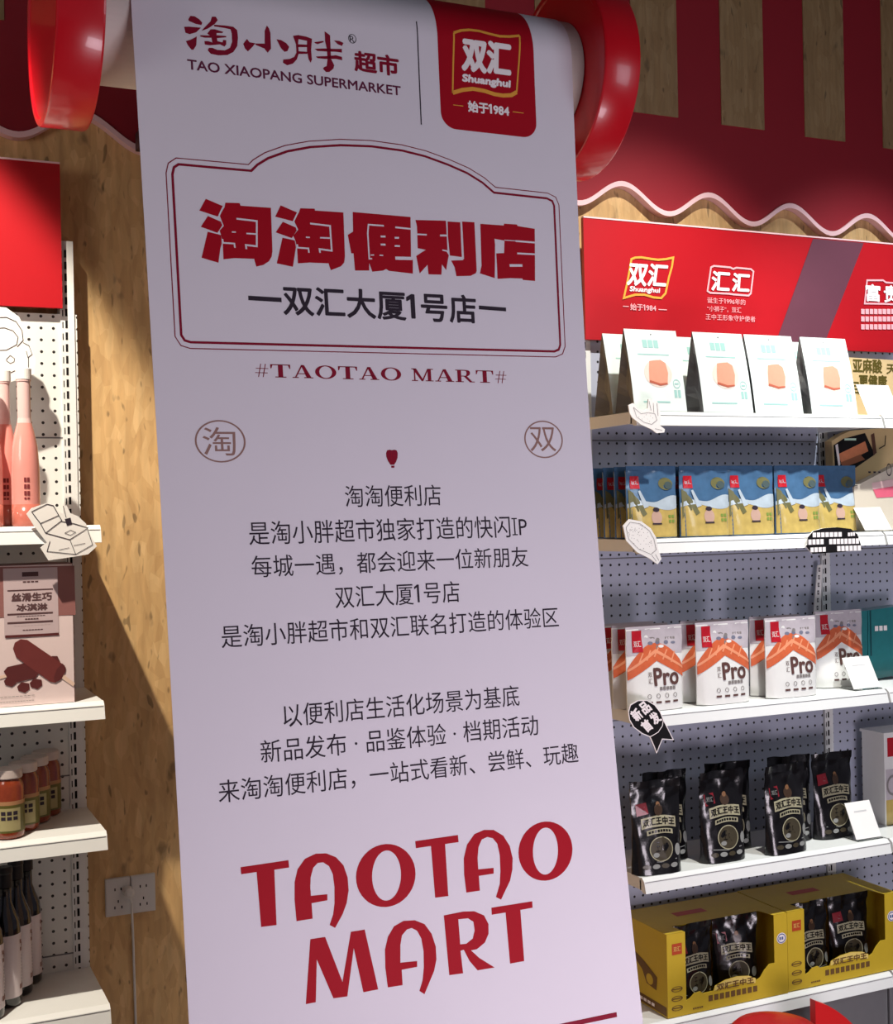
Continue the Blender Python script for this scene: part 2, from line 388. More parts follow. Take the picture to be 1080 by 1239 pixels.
LX1 = 0.456; RX0, RX1 = 1.768, 2.568
gondola('gondola_shelf', 'white pegboard shelf unit at the left edge holding bottles, jars and a boxed dessert', LX1 - 0.9, LX1, LT, [LX1 - 0.9 + 0.016, 0.436])
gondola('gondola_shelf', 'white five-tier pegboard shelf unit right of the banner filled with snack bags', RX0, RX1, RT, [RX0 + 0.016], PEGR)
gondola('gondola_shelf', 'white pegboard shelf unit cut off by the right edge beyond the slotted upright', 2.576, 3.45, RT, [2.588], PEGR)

# ------------------------------------------------------------------ red header signs
def sgn(x0, x1, z0, z1, label, prints=None):
    b = MB(); b.box(x0, x1, -0.012, 0.0, z0, z1, 0); b.box(x0, x1, -0.0135, 0.0, z1, z1 + 0.004, 1)
    if prints: prints(b)
    o = b.build('header_sign', [RED, PINK, PRWHITE, YELFRAME, mat('sign_plum', (94, 46, 62), 0.6), mat('sign_deep_red', (176, 16, 34), 0.45), mat('print_pink', (240, 170, 176), 0.6)], loc=(0, -0.012, 0))
    return tag(o, label, 'sign', 'red header signs above the shelves')


def at_sign(x, y): return at(x, y, -0.024)
def lsign(x0, x1, y0, y1): return x0
def box_px(b, pts, mi, lift=0.0135): b.poly([at_sign(*p) for p in pts], ident, mi, lift)


def pr_right(b):
    fm = lambda u, v, l: Vector((u, -0.0125 - l, v))
    def bb(BL, BR, TL):
        a, c, d = at_sign(*BL), at_sign(*BR), at_sign(*TL)
        return a[0], c[0], (a[1] + c[1]) / 2, (a[1] + c[1]) / 2 + d[1] - a[1]
    # darker centre panel with slanted plum wedge
    q = [at_sign(*p) for p in ((978, 290.5), (1045, 296), (990, 420), (925, 416))]
    z1 = 2.372; z0 = 2.06
    b.poly([(2.545, z1), (2.735, z1), (2.575, z0), (2.40, z0)], fm, 4, 0.0008)
    # logo with wavy frame
    P = lambda x, y: at_sign(740 + x / 5.4, 280 + y / 5.4)
    fr = [P(125, 182), P(150, 172), P(190, 170), P(250, 180), P(300, 186), P(350, 182), P(398, 172), P(390, 230), P(370, 300), P(348, 405), P(320, 436), P(270, 432), P(210, 414), P(150, 414), P(75, 436), P(95, 350), P(112, 260)]
    b.line(fr, 0.006, fm, 3, 0.0015, closed=True)
    b.text('双汇', *bb((758, 345.5), (804, 346.5), (758, 318.5)), fm=fm, mi=2, lift=0.0015, bold=0.002, shear=0.18)
    b.text('Shuanghui', *bb((761, 354), (797, 356), (761, 346.5)), fm=fm, mi=2, lift=0.0015, bold=0.0006, shear=0.15)
    b.text('始于1984', *bb((762, 375), (793, 377), (762, 367)), fm=fm, mi=6, lift=0.0015, bold=0.0004)
    b.rect(*bb((753, 371), (760, 371.6), (753, 370)), fm=fm, mi=6, lift=0.0015); b.rect(*bb((796, 375), (806, 375.6), (796, 374)), fm=fm, mi=6, lift=0.0015)
    # boxed heading
    fr = [P(645, 235), P(665, 226), P(770, 236), P(790, 246), P(810, 238), P(905, 247), P(922, 262), P(905, 405), P(890, 420), P(790, 412), P(765, 408), P(640, 402), P(622, 390)]
    b.line(fr, 0.005, fm, 6, 0.0015, closed=True)
    b.text('汇', *bb((860, 351), (881, 352), (860, 328.5)), fm=fm, mi=2, lift=0.0015, bold=0.002, shear=0.1)
    b.text('汇', *bb((885, 352), (905, 353), (885, 331)), fm=fm, mi=2, lift=0.0015, bold=0.002, shear=0.1)
    b.text('诞生于1996年的', *bb((855, 367), (901, 369), (855, 360)), fm=fm, mi=6, lift=0.0015)
    b.text('“小狮子”，双汇', *bb((855, 377), (896, 379), (855, 370)), fm=fm, mi=6, lift=0.0015)
    b.text('王中王形象守护使者', *bb((853, 387), (913, 389.5), (853, 380)), fm=fm, mi=6, lift=0.0015)
    # right hand boxed heading, running out of the frame
    P2 = lambda x, y: at_sign(920 + x / 6.75, 280 + y / 6.75)
    x0 = P2(840, 400)
    b.line([P2(845, 590), P2(865, 400), P2(995, 400), P2(1020, 418), P2(1130, 425), P2(1180, 440), P2(1170, 600), P2(1000, 592)], 0.005, fm, 6, 0.0015, closed=True)
    b.text('富', *bb((1047, 364), (1064, 365), (1047, 344)), fm=fm, mi=2, lift=0.0015, bold=0.0015)
    b.text('贵', *bb((1069, 365.5), (1086, 366.5), (1069, 345.5)), fm=fm, mi=2, lift=0.0015, bold=0.0015)
    for yy, xe in ((380, 1092), (389, 1092), (398.5, 1092)):
        x = 1041
        while x < xe: b.rect(*bb((x, yy), (x + 4.2, yy + 0.3), (x, yy - 6.2)), fm=fm, mi=6, lift=0.0015); x += 5.2


sgn(-0.42, 0.422, 2.07, 2.392, 'plain red header sign above the left shelves, cut by the left edge')
sgn(1.772, 2.572, 2.05, 2.375, 'red header sign with white logo and slanted plum band over the right shelves', pr_right) if False else sgn(1.772, 3.4, 2.05, 2.375, 'long red header sign with white logo and slanted plum band over the right shelves', pr_right)

# ------------------------------------------------------------------ paper roll, discs and banner
ZR, RR = 2.47, 0.113
def cban(z): return -0.836 - (2.296 - z) * 0.064
YR = cban(ZR) + RR
rt = empty('banner_roll', (0, YR, ZR), 'pale paper roll with two glossy red end discs carrying the hanging banner', 'paper roll')
b = MB(); b.lathe([(RR - 0.001, 0.375), (RR - 0.001, 1.305)], 64, axis='x'); b.build('roll_core', CORE, rt, smooth=False)
def disc_part(x0, x1, R):
    b = MB()
    b.lathe([(0.002, x0 + 0.003), (R - 0.016, x0 + 0.003), (R - 0.013, x0), (R - 0.004, x0), (R - 0.0012, x0 + 0.0012), (R, x0 + 0.004), (R, x1 - 0.004), (R - 0.0012, x1 - 0.0012), (R - 0.004, x1), (R - 0.013, x1), (R - 0.016, x1 - 0.003), (0.002, x1 - 0.003)], 96, axis='x')
    o = b.build('end_disc', GLOSSR, rt)
    for p in o.data.polygons: p.use_smooth = abs(p.normal.x) < 0.3
    return o
disc_part(0.298, 0.376, 0.193); disc_part(1.304, 1.384, 0.193)
for hx in (0.62, 1.08):
    b = MB(); b.box(hx - 0.02, hx + 0.02, 0.11, AY - YR - 0.012, -0.02, 0.02); b.build('bracket_arm', mat('bracket_dark', (70, 40, 42), 0.5), rt)

RB = RR + 0.0012
cL = (-0.003, -0.013, 0.479); cR = (0.025, -0.101, 1.373)
def XLf(z): z = max(z, 0.6); return cL[0] * z * z + cL[1] * z + cL[2]
def XRf(z): z = max(z, 0.6); return cR[0] * z * z + cR[1] * z + cR[2]
def S(u, v, l=0.0):
    if v <= ZR:
        xl, xr = XLf(v), XRf(v); return Vector((xl + (xr - xl) * u, cban(v) - 0.0012 - l, v))
    a = (v - ZR) / RB; xl, xr = XLf(ZR), XRf(ZR)
    return Vector((xl + (xr - xl) * u, YR - (RB + l) * math.cos(a), ZR + (RB + l) * math.sin(a)))
def binv(x, y):
    u, v = (x - 200) / 520.0, 2.5 - (y / 1239.0) * 1.75
    for _ in range(30):
        p = proj(S(u, v)); e = np.array([x, y]) - p
        pu = (proj(S(u + 1e-4, v)) - p) / 1e-4; pv = (proj(S(u, v + 1e-4)) - p) / 1e-4
        d = np.linalg.solve(np.array([pu, pv]).T, e); u += max(-0.2, min(0.2, d[0])); v += max(-0.1, min(0.1, d[1]))
        if abs(e).max() < 0.01: break
    return u, v


WB = 0.83     # paper width in metres; u*WB is metres along the paper
def SM(s, v, l=0.0): return S(s / WB, v, l)
def inv(x, y): u, v = binv(x, y); return u * WB, v
def bb(BL, BR, TL):
    a, c, d = inv(*BL), inv(*BR), inv(*TL); zb = (a[1] + c[1]) / 2
    return a[0], c[0], zb, zb + d[1] - a[1]
CUTS = [2.45 + 0.008 * i for i in range(22)]
ban = MB(); nb = 90
vv = [0.28 + (ZR - 0.28) * i / 60 for i in range(61)] + [ZR + math.pi * RB * 0.8 * i / 40 for i in range(1, 41)]
for side in (0, 1):
    l = 0.0 if side == 0 else -0.0006
    vs = [S(i / 12, v, l) for v in vv for i in range(13)]
    fs = [(j * 13 + i, j * 13 + i + 1, (j + 1) * 13 + i + 1, (j + 1) * 13 + i) for j in range(len(vv) - 1) for i in range(12)]
    ban.add(vs, fs if side == 0 else [tuple(reversed(f)) for f in fs], 0)
M_P, M_R, M_K, M_B, M_Y, M_W, M_D, M_U = 0, 1, 2, 3, 4, 5, 6, 7
LF = 0.0003
def T(t, BL, BR, TL, mi, bold=0.0, shear=0.0):
    r = bb(BL, BR, TL)
    bx, by = bold if isinstance(bold, tuple) else (bold, bold)
    ban.text(t, r[0] + bx, r[1] - bx, r[2] + by, r[3] - by, fm=SM, mi=mi, lift=LF, bold=bold, shear=shear, cuts=[c for c in CUTS if r[2] < c < r[3]])
# head logos
def traced(ox, oy, k, polys, mi, lift=None):
    for pg in polys:
        q = [inv(ox + x / k, oy + y / k) for x, y in pg]; lo = min(p[1] for p in q); hi = max(p[1] for p in q)
        ban.poly(q, SM, mi, LF if lift is None else lift, cuts=[c for c in CUTS if lo < c < hi])
traced(215, 5, 9.818, (
    ((125, 180), (150, 140), (200, 145), (255, 180), (290, 220), (280, 250), (210, 235), (130, 200)),
    ((75, 270), (130, 268), (275, 280), (220, 335), (140, 358), (90, 340)),
    ((225, 385), (220, 490), (185, 545), (160, 540), (120, 490), (95, 440), (150, 425)),
    ((405, 150), (450, 150), (475, 190), (440, 235), (360, 290), (280, 320), (340, 255), (390, 205)),
    ((430, 245), (560, 255), (660, 270), (705, 310), (715, 400), (705, 500), (660, 570), (590, 605), (480, 610), (390, 590), (355, 550), (370, 520), (410, 520), (470, 545), (560, 550), (620, 520), (645, 450), (640, 350), (625, 300), (560, 285), (430, 265)),
    ((390, 300), (440, 300), (540, 330), (530, 345), (460, 345), (460, 370), (575, 380), (575, 395), (465, 405), (470, 440), (530, 455), (540, 425), (575, 430), (575, 480), (555, 505), (500, 480), (380, 490), (320, 480), (315, 440), (360, 440), (410, 455), (400, 400), (320, 400), (265, 385), (270, 370), (380, 375), (350, 350))), M_D)
traced(285, 15, 9.818, (
    ((135, 315), (165, 355), (232, 368), (200, 410), (145, 465), (110, 430), (90, 375)), ((225, 370), (350, 372), (345, 432), (240, 388)),
    ((370, 155), (395, 190), (412, 240), (420, 430), (380, 480), (345, 440), (345, 220)), ((485, 320), (540, 330), (600, 365), (635, 410), (615, 460), (580, 470), (540, 430))), M_D)
traced(335, 20, 9.818, (
    ((190, 230), (260, 220), (250, 330), (258, 440), (235, 510), (190, 560), (120, 580), (70, 550), (75, 510), (150, 505), (205, 480), (230, 430), (225, 330)),
    ((255, 222), (350, 240), (415, 265), (405, 400), (415, 510), (400, 550), (375, 510), (355, 400), (355, 290), (250, 268)),
    ((248, 330), (360, 335), (360, 365), (248, 365)), ((250, 412), (360, 420), (360, 445), (250, 445)),
    ((440, 305), (550, 290), (555, 305), (480, 330), (455, 320)), ((675, 285), (740, 290), (790, 315), (770, 350), (720, 330)),
    ((445, 385), (560, 380), (700, 385), (770, 385), (770, 430), (700, 420), (560, 415), (480, 410)), ((460, 475), (600, 470), (700, 460), (770, 480), (775, 520), (700, 505), (560, 505), (480, 495)),
    ((565, 175), (630, 225), (635, 350), (640, 500), (680, 580), (670, 620), (620, 660), (580, 660), (545, 620), (560, 600), (590, 590), (600, 500), (590, 380), (570, 290))), M_D)
T('超市', (428.7, 87), (483, 92.5), (428.7, 61.5), M_D, 0.0014)
T('TAO XIAOPANG SUPERMARKET', (226.7, 84), (485, 116), (226.7, 71.5), M_U, 0.0005)
s0, v0 = inv(426, 47); ban.disc(s0, v0, 0.0075, 0.0085, SM, M_K, LF, hole=0.86); T('R', (423, 51), (429, 51.5), (423, 43.5), M_K)
a, c = inv(503.5, 26), inv(509.5, 151); ban.line([(a[0] + (c[0] - a[0]) * k / 12, a[1] + (c[1] - a[1]) * k / 12) for k in range(13)], 0.0022, SM, M_K, LF)
# red logo patch wraps on to the roll
sheet, ban = ban, MB()
a = inv(533, 135); c = inv(648, 135); d = inv(590, 161)
pl, pr_, pb, pt = a[0], c[0], d[1], ZR + 0.150
rad = 0.03; N = 26
sl = [pb + (pt - pb) * i / 60 for i in range(61)]
def ins(v): return 0.0 if v > pb + rad else rad - math.sqrt(max(0, rad * rad - (pb + rad - v) ** 2))
vs = []; fs = []
sl = [pb + rad * (1 - math.cos(i * math.pi / 20)) for i in range(10)] + [pb + rad + (pt - pb - rad) * i / 50 for i in range(51)]
for v in sl:
    for i in range(9): vs.append(SM(pl + ins(v) + (pr_ - pl - 2 * ins(v)) * i / 8, v, 0.00025))
for j in range(len(sl) - 1):
    for i in range(8): fs.append((j * 9 + i, j * 9 + i + 1, (j + 1) * 9 + i + 1, (j + 1) * 9 + i))
ban.add(vs, fs, M_R)
Q = lambda x, y: inv(500 + x / 4.909, y / 4.909)
top_w = [Q(240, 195), Q(280, 182), Q(330, 178), Q(390, 185), Q(450, 202), Q(510, 216), Q(570, 218), Q(630, 213)]
bot_w = [Q(612, 548), Q(580, 566), Q(530, 568), Q(480, 560), Q(420, 540), Q(350, 528), Q(290, 535), Q(232, 552)]
def dens(p):
    o = []
    for i in range(len(p) - 1):
        for k in range(4): t = k / 4; o.append((p[i][0] + (p[i + 1][0] - p[i][0]) * t, p[i][1] + (p[i + 1][1] - p[i][1]) * t))
    return o + [p[-1]]
ban.line(dens(top_w), 0.0052, SM, M_Y, LF + 0.0003); ban.line(dens(bot_w), 0.0075, SM, M_Y, LF + 0.0003)
ban.line(dens([Q(240, 195), Q(236, 370), Q(232, 552)]), 0.0032, SM, M_Y, LF + 0.0003); ban.line(dens([Q(630, 213), Q(625, 380), Q(612, 548)]), 0.0032, SM, M_Y, LF + 0.0003)
LF += 0.0004
T('双汇', (558, 88), (618, 92), (558, 46), M_W, 0.003, 0.06)
T('Shuanghui', (558.5, 103.5), (617, 107), (558.5, 91), M_W, 0.0012, 0.12)
T('始于1984', (566, 136), (616, 141), (566, 122), M_W, 0.0009)
for p, q in (((548, 127), (560, 128.5)), ((620, 135.3), (633, 137))): ban.line([inv(*p), inv(*q)], 0.0015, SM, M_Y, LF)
LF -= 0.0004
patch, ban = ban, sheet
# arched frame, heavy inner and fine outer line
G = lambda x, y: inv(190 + x / 2.16, 160 + y / 2.16)
fr = [G(*p) for p in ((63, 530), (40, 110), (44, 92), (56, 84), (246, 101), (262, 85), (290, 68), (340, 50), (400, 39), (480, 34), (560, 37), (640, 48), (700, 63), (760, 85), (810, 107), (850, 132), (880, 158), (1018, 173), (1032, 180), (1037, 192), (1053, 556), (1049, 568), (1038, 573), (88, 549), (72, 544))]
ban.line(fr, 0.0042, SM, M_D, LF, closed=True)
cx_ = sum(p[0] for p in fr) / len(fr); n_ = len(fr); off = []
for i in range(n_):
    p0, p1, p2 = Vector(fr[i - 1]), Vector(fr[i]), Vector(fr[(i + 1) % n_])
    t1 = (p1 - p0).normalized(); t2 = (p2 - p1).normalized(); m1 = Vector((-t1.y, t1.x)); m2 = Vector((-t2.y, t2.x)); mm = (m1 + m2).normalized()
    off.append(tuple(p1 + mm * 0.0105 / max(0.55, mm.dot(m1))))
ban.line(off, 0.0017, SM, M_D, LF, closed=True)
def gaps(ox, oy, k, lines):
    for w, pl_ in lines: ban.line([inv(ox + x / k, oy + y / k) for x, y in pl_], w / k * 0.00151, SM, M_P, LF + 0.00015)
traced(235, 230, 10.8, (((150, 115), (378, 212), (318, 335), (298, 345), (65, 268)), ((180, 335), (345, 408), (365, 460), (325, 525), (300, 560), (85, 480)),
    ((175, 545), (300, 575), (350, 590), (358, 700), (340, 760), (315, 950), (95, 885)),
    ((405, 165), (590, 170), (605, 205), (1000, 232), (1020, 800), (1010, 870), (975, 930), (900, 980), (810, 1000), (780, 900), (530, 890), (380, 905), (372, 700), (352, 600), (330, 530), (385, 470), (330, 330), (395, 225))), M_R)
gaps(235, 230, 10.8, ((22, ((550, 375), (815, 405), (815, 735), (672, 718), (680, 772))), (18, ((680, 568), (805, 575))), (16, ((490, 548), (542, 550))), (20, ((365, 640), (375, 690), (522, 700), (530, 755))), (18, ((180, 330), (345, 402))), (18, ((385, 200), (322, 335)))))
traced(325, 240, 10.8, (((155, 92), (370, 185), (315, 300), (85, 240)), ((185, 305), (350, 375), (365, 420), (320, 490), (300, 520), (90, 445)), ((180, 515), (340, 550), (355, 640), (315, 895), (105, 850)),
    ((415, 130), (600, 135), (605, 160), (975, 185), (995, 760), (985, 840), (940, 890), (810, 940), (780, 850), (530, 840), (380, 850), (370, 640), (345, 545), (320, 490), (385, 410), (330, 295), (392, 188))), M_R)
gaps(325, 240, 10.8, ((22, ((540, 330), (800, 360), (822, 685), (662, 664), (670, 712))), (18, ((670, 515), (802, 520))), (16, ((485, 508), (537, 512))), (20, ((370, 600), (378, 645), (517, 655), (525, 712))), (18, ((185, 298), (350, 370))), (18, ((388, 165), (325, 298)))))
traced(415, 245, 10.8, (((125, 125), (880, 190), (885, 705), (910, 755), (910, 930), (600, 895), (560, 870), (520, 890), (380, 905), (340, 790), (340, 890), (155, 890), (135, 665), (105, 665), (60, 425), (130, 380)),), M_R)
gaps(415, 245, 10.8, ((20, ((530, 305), (330, 290), (320, 400), (340, 735), (378, 735))), (22, ((680, 325), (890, 346))), (24, ((490, 445), (552, 445))), (24, ((490, 550), (552, 552))), (24, ((672, 462), (728, 462))), (22, ((672, 568), (740, 570))), (42, ((680, 728), (900, 732))), (16, ((360, 688), (402, 686))), (16, ((475, 690), (522, 692)))))
traced(495, 250, 10.8, (((80, 175), (478, 185), (500, 590), (515, 640), (480, 830), (425, 755), (420, 890), (250, 885), (238, 760), (135, 875), (90, 645), (215, 565), (110, 545), (100, 260)),
    ((500, 195), (665, 205), (685, 660), (530, 640), (505, 400)), ((690, 195), (850, 205), (880, 840), (870, 870), (800, 905), (615, 910), (590, 790), (545, 705), (700, 700), (715, 680))), M_R)
gaps(495, 250, 10.8, ((20, ((95, 362), (228, 368))), (24, ((400, 378), (492, 378))), (18, ((430, 568), (490, 580), (520, 628)))))
traced(570, 255, 12.0, (((130, 190), (470, 215), (475, 188), (662, 200), (668, 222), (920, 262), (925, 1020), (745, 1005), (740, 985), (565, 980), (380, 990), (372, 800), (360, 620), (475, 615), (480, 435), (335, 408), (345, 500), (340, 980), (125, 910), (148, 800)),), M_R)
gaps(570, 255, 12.0, ((26, ((640, 440), (930, 463))), (12, ((478, 428), (655, 438))), (25, ((665, 620), (930, 633))), (38, ((555, 795), (740, 795)))))
T('双汇大厦1号店', (343, 382), (577, 391.5), (343, 345), M_K, 0.0012)
ban.line([inv(300.2, 360.5), inv(340.5, 363)], 0.0078, SM, M_K, LF); ban.line([inv(579, 372), inv(612, 374.5)], 0.0072, SM, M_K, LF)


# extended bold serif lettering
def serif(ch):
    R = lambda x0, x1, y0, y1: [(x0, y0), (x1, y0), (x1, y1), (x0, y1)]
    if ch == 'T': return [R(.38, .62, 0, 1), R(0, 1, .93, 1), R(.22, .78, 0, .07), [(0, 1), (0, .68), (.045, .68), (.11, .93)], [(1, 1), (1, .68), (.955, .68), (.89, .93)]]
    if ch == 'A': return [[(.44, 1), (.52, 1), (.18, .03), (.11, .03)], [(.42, 1), (.58, 1), (.92, .03), (.68, .03)], R(.25, .72, .3, .36), R(0, .3, 0, .07), R(.56, 1, 0, .07)]
    if ch == 'M': return [R(.11, .17, 0, 1), R(.74, .9, 0, 1), [(.04, 1), (.22, 1), (.52, .12), (.45, 0)], [(.74, 1), (.80, 1), (.52, 0), (.45, 0)], R(0, .28, 0, .07), R(.64, 1, 0, .07), R(.8, 1, .93, 1), R(0, .2, .93, 1)]
    if ch == 'R': return [R(.1, .3, 0, 1), R(0, .42, 0, .07), R(0, .5, .93, 1), R(.3, .55, .46, .53), [(.55, 1), (.68, .97), (.76, .88), (.78, .75), (.74, .6), (.65, .5), (.52, .46), (.52, .53), (.56, .56), (.59, .75), (.56, .9), (.48, .93), (.48, 1)], [(.42, .48), (.6, .49), (.86, .07), (1, .07), (1, 0), (.74, 0)]]
    if ch == '#': return [[(.22, 0), (.28, 0), (.48, 1), (.42, 1)], [(.54, 0), (.60, 0), (.80, 1), (.74, 1)], R(.04, .9, .3, .35), R(.1, .96, .63, .68)]
    return None
sx0, sx1, sv0, sv1 = bb((307.6, 458), (614, 462), (307.6, 442))
adv = {'#': 0.72, 'T': 1.0, 'A': 1.06, 'O': 1.12, 'M': 1.2, 'R': 1.08, ' ': 0.42}
tx = '#TAOTAO MART#'; tot = sum(adv[c_] for c_ in tx); pen = sx0; k_ = (sx1 - sx0) / tot
for ch in tx:
    w = adv[ch] * k_
    if ch == 'O':
        o = [(pen + w * (.5 + .45 * math.cos(t * math.pi / 16)), sv0 + (sv1 - sv0) * (.5 + .52 * math.sin(t * math.pi / 16))) for t in range(32)]
        i_ = [(pen + w * (.5 + .27 * math.cos(t * math.pi / 16)), sv0 + (sv1 - sv0) * (.5 + .45 * math.sin(t * math.pi / 16))) for t in range(32)]
        ban.poly(o, SM, M_D, LF, holes=[i_])
    elif ch != ' ':
        for pg in serif(ch): ban.poly([(pen + w * (.04 + .92 * p[0]), sv0 + (sv1 - sv0) * p[1]) for p in pg], SM, M_D, LF)
    pen += w
# seals and balloon mark
for ch, cx, cy, rx, ry, a_ in (('淘', 266.3, 534, 30.7, 25.7, ((246, 551.5), (286, 551), (246, 517))), ('双', 657.3, 531.7, 23.3, 22.7, ((641.7, 546.5), (673, 546), (641.7, 517)))):
    e0 = inv(cx - rx, cy); e1 = inv(cx + rx, cy); f0 = inv(cx, cy - ry); f1 = inv(cx, cy + ry)
    ban.disc((e0[0] + e1[0]) / 2, (f0[1] + f1[1]) / 2, (e1[0] - e0[0]) / 2, (f0[1] - f1[1]) / 2, SM, M_B, LF, n=48, hole=0.93)
    T(ch, *a_, M_B)
BP = lambda x, y: inv(440 + x / 15.43, 530 + y / 15.43)
ban.poly([BP(*p) for p in ((415, 280), (435, 230), (480, 218), (525, 228), (570, 218), (615, 232), (632, 280), (628, 370), (600, 450), (565, 500), (495, 500), (445, 420), (420, 350))], SM, M_D, LF)
ban.poly([BP(*p) for p in ((508, 516), (572, 516), (568, 555), (512, 555))], SM, M_D, LF)
for xx in (470, 510, 550, 590): ban.line([BP(xx, 260), BP((xx + 525) / 2, 480)], 0.0006, SM, M_R, LF + 0.0003)
# body copy
for t, BL, BR, TL in (
    ('淘淘便利店', (418, 614), (534, 611.8), (418, 587.5)), ('是淘小胖超市独家打造的快闪IP', (301.7, 660), (638, 649.5), (301.7, 631)),
    ('每城一遇，都会迎来一位新朋友', (305, 700), (639.5, 686), (305, 672.5)), ('双汇大厦1号店', (406, 736), (556.7, 729), (406, 709)),
    ('是淘小胖超市和双汇联名打造的体验区', (268.3, 786), (676, 757.5), (268.3, 758)), ('以便利店生活化场景为基底', (343.3, 881), (628.7, 853.5), (343.3, 853)),
    ('新品发布 · 品鉴体验 · 档期活动', (316, 924.5), (651.7, 889), (316, 896.5)), ('来淘淘便利店，一站式看新、尝鲜、玩趣', (265, 974), (700, 922), (265, 945.5))):
    T(t, BL, BR, TL, M_K)
# big display lettering
K = lambda x, y: inv(280 + x / 2.571, 980 + y / 2.571)
for pg in (
    ((28, 178), (177, 156), (179, 179), (133, 186), (140, 358), (92, 364), (78, 193), (30, 200)),
    ((202, 346), (196, 280), (196, 225), (205, 185), (228, 152), (262, 136), (295, 135), (325, 147), (348, 172), (361, 210), (364, 250), (358, 290), (345, 325), (322, 367), (305, 358), (316, 325), (320, 290), (320, 240), (315, 200), (303, 175), (285, 163), (268, 165), (254, 180), (246, 210), (245, 240), (247, 267), (298, 262), (298, 281), (249, 290), (252, 338)),
    ((571, 97), (704, 78), (706, 100), (664, 106), (674, 268), (633, 273), (620, 112), (573, 119)),
    ((730, 257), (723, 200), (722, 150), (732, 108), (755, 75), (785, 62), (815, 62), (845, 80), (865, 112), (874, 150), (873, 185), (866, 220), (838, 279), (822, 271), (834, 230), (836, 190), (834, 140), (826, 105), (812, 88), (795, 84), (778, 92), (768, 115), (765, 150), (767, 185), (815, 180), (815, 198), (769, 205), (772, 251)),
    ((231, 604), (245, 402), (291, 395), (345, 535), (371, 379), (414, 372), (456, 558), (410, 567), (380, 430), (360, 580), (317, 586), (265, 465), (262, 598)),
    ((486, 552), (478, 490), (477, 435), (486, 395), (505, 362), (535, 345), (570, 343), (600, 355), (622, 385), (635, 425), (637, 465), (630, 500), (600, 573), (584, 563), (594, 530), (598, 490), (597, 440), (590, 400), (577, 376), (560, 367), (545, 372), (530, 390), (525, 420), (525, 475), (577, 470), (577, 488), (529, 497), (532, 545)),
    ((808, 304), (935, 284), (936, 304), (898, 311), (910, 470), (866, 478), (852, 319), (809, 326))):
    ban.poly([K(*p) for p in pg], SM, M_R, LF)
def ell(x0, x1, y0, y1, tilt): 
    o = []
    for k in range(40):
        a_ = 2 * math.pi * k / 40; x = (x0 + x1) / 2 + (x1 - x0) / 2 * math.cos(a_); y = (y0 + y1) / 2 + (y1 - y0) / 2 * math.sin(a_)
        o.append(K(x, y - tilt * (x - (x0 + x1) / 2)))
    return o
ban.poly(ell(387, 572, 106, 302, .06), SM, M_R, LF, holes=[ell(437, 527, 126, 282, .06)])
ban.poly(ell(892, 1060, 36, 220, .06), SM, M_R, LF, holes=[ell(937, 1015, 55, 201, .06)])
ban.poly([K(*p) for p in ((660, 328), (720, 316), (755, 315), (785, 328), (799, 355), (799, 385), (788, 412), (763, 433), (745, 437), (770, 460), (818, 490), (765, 499), (740, 470), (722, 435), (712, 438), (720, 508), (677, 514))], SM, M_R, LF,
         holes=[[K(*p) for p in ((705, 340), (735, 337), (752, 348), (756, 375), (750, 400), (730, 416), (711, 418))]])
a = inv(700, 1236.5); c = inv(746, 1228); zl = (a[1] + c[1]) / 2
ban.rect(c[0] - 0.62, c[0], zl - 0.0045, zl + 0.0045, SM, M_D, LF, nu=10)
BMATS = [PAPER, mat('print_red', (164, 14, 32), 0.6, noise=0.02), INK, BROWNINK, YELFRAME, PRWHITE, DRED, mat('print_plum_ink', (98, 40, 66), 0.7)]
bo = ban.build('hanging_banner', BMATS); po = patch.build('logo_patch', BMATS, bo); po['label'] = 'red logo patch with white characters in a wavy yellow frame'
for p in list(bo.data.polygons) + list(po.data.polygons):
    if p.material_index in (0, 1): p.use_smooth = True
tag(bo, 'tall white paper banner with red and black lettering hanging from the roll', 'banner')

# ------------------------------------------------------------------ wall socket
sx = [at(x, y, WY) for x, y in ((126, 1062), (187, 1057), (187, 1101), (126, 1108))]
x0, x1, z0, z1 = sx[0][0], sx[1][0], (sx[2][1] + sx[3][1]) / 2, (sx[0][1] + sx[1][1]) / 2
so = empty('wall_socket', ((x0 + x1) / 2, WY, (z0 + z1) / 2), 'white double wall socket on the wooden board below the left shelves', 'socket')
W_, H_ = (x1 - x0) / 2, (z1 - z0) / 2
SOCK = mat('socket_plastic', (206, 204, 200), 0.35)
for sgn_ in (-1, 1):
    b = MB(); cx = sgn_ * W_ / 2; prof = [(-W_ / 2 + .001, -H_), (W_ / 2 - .001, -H_), (W_ / 2 - .001, H_), (-W_ / 2 + .001, H_)]
    b.plate([(cx + p[0], p[1]) for p in prof], -0.009, 0.0); b.plate([(cx + p[0] * .92, p[1] * .92) for p in prof], -0.0105, -0.009)
    for hx, hz, r in ((-.008, -.024, 1), (.008, -.024, 1), (0, -.010, 1), (-.007, .018, 0), (.007, .018, 0)):
        b.rect(cx + hx - .0014, cx + hx + .0014, hz - .0032, hz + .0032, mi=1, lift=0.0108)
    b.build('socket_plate', [SOCK, BLACK], so)
b = MB(); b.lathe([(0.011, 0), (0.013, 0.004), (0.012, 0.026), (0.006, 0.031)], 20); pg = b.build('plug', SOCK, so, smooth=False)
pg.rotation_euler = (math.pi / 2, 0, 0); pg.location = (-0.008, -0.0105, 0.012)
b = MB(); pts = [(-0.008, -0.036, 0.010), (-0.004, -0.040, -0.01), (0.0, -0.022, -0.05), (0.004, -0.006, -0.10), (0.006, -0.004, -0.25), (0.008, -0.004, -0.52)]
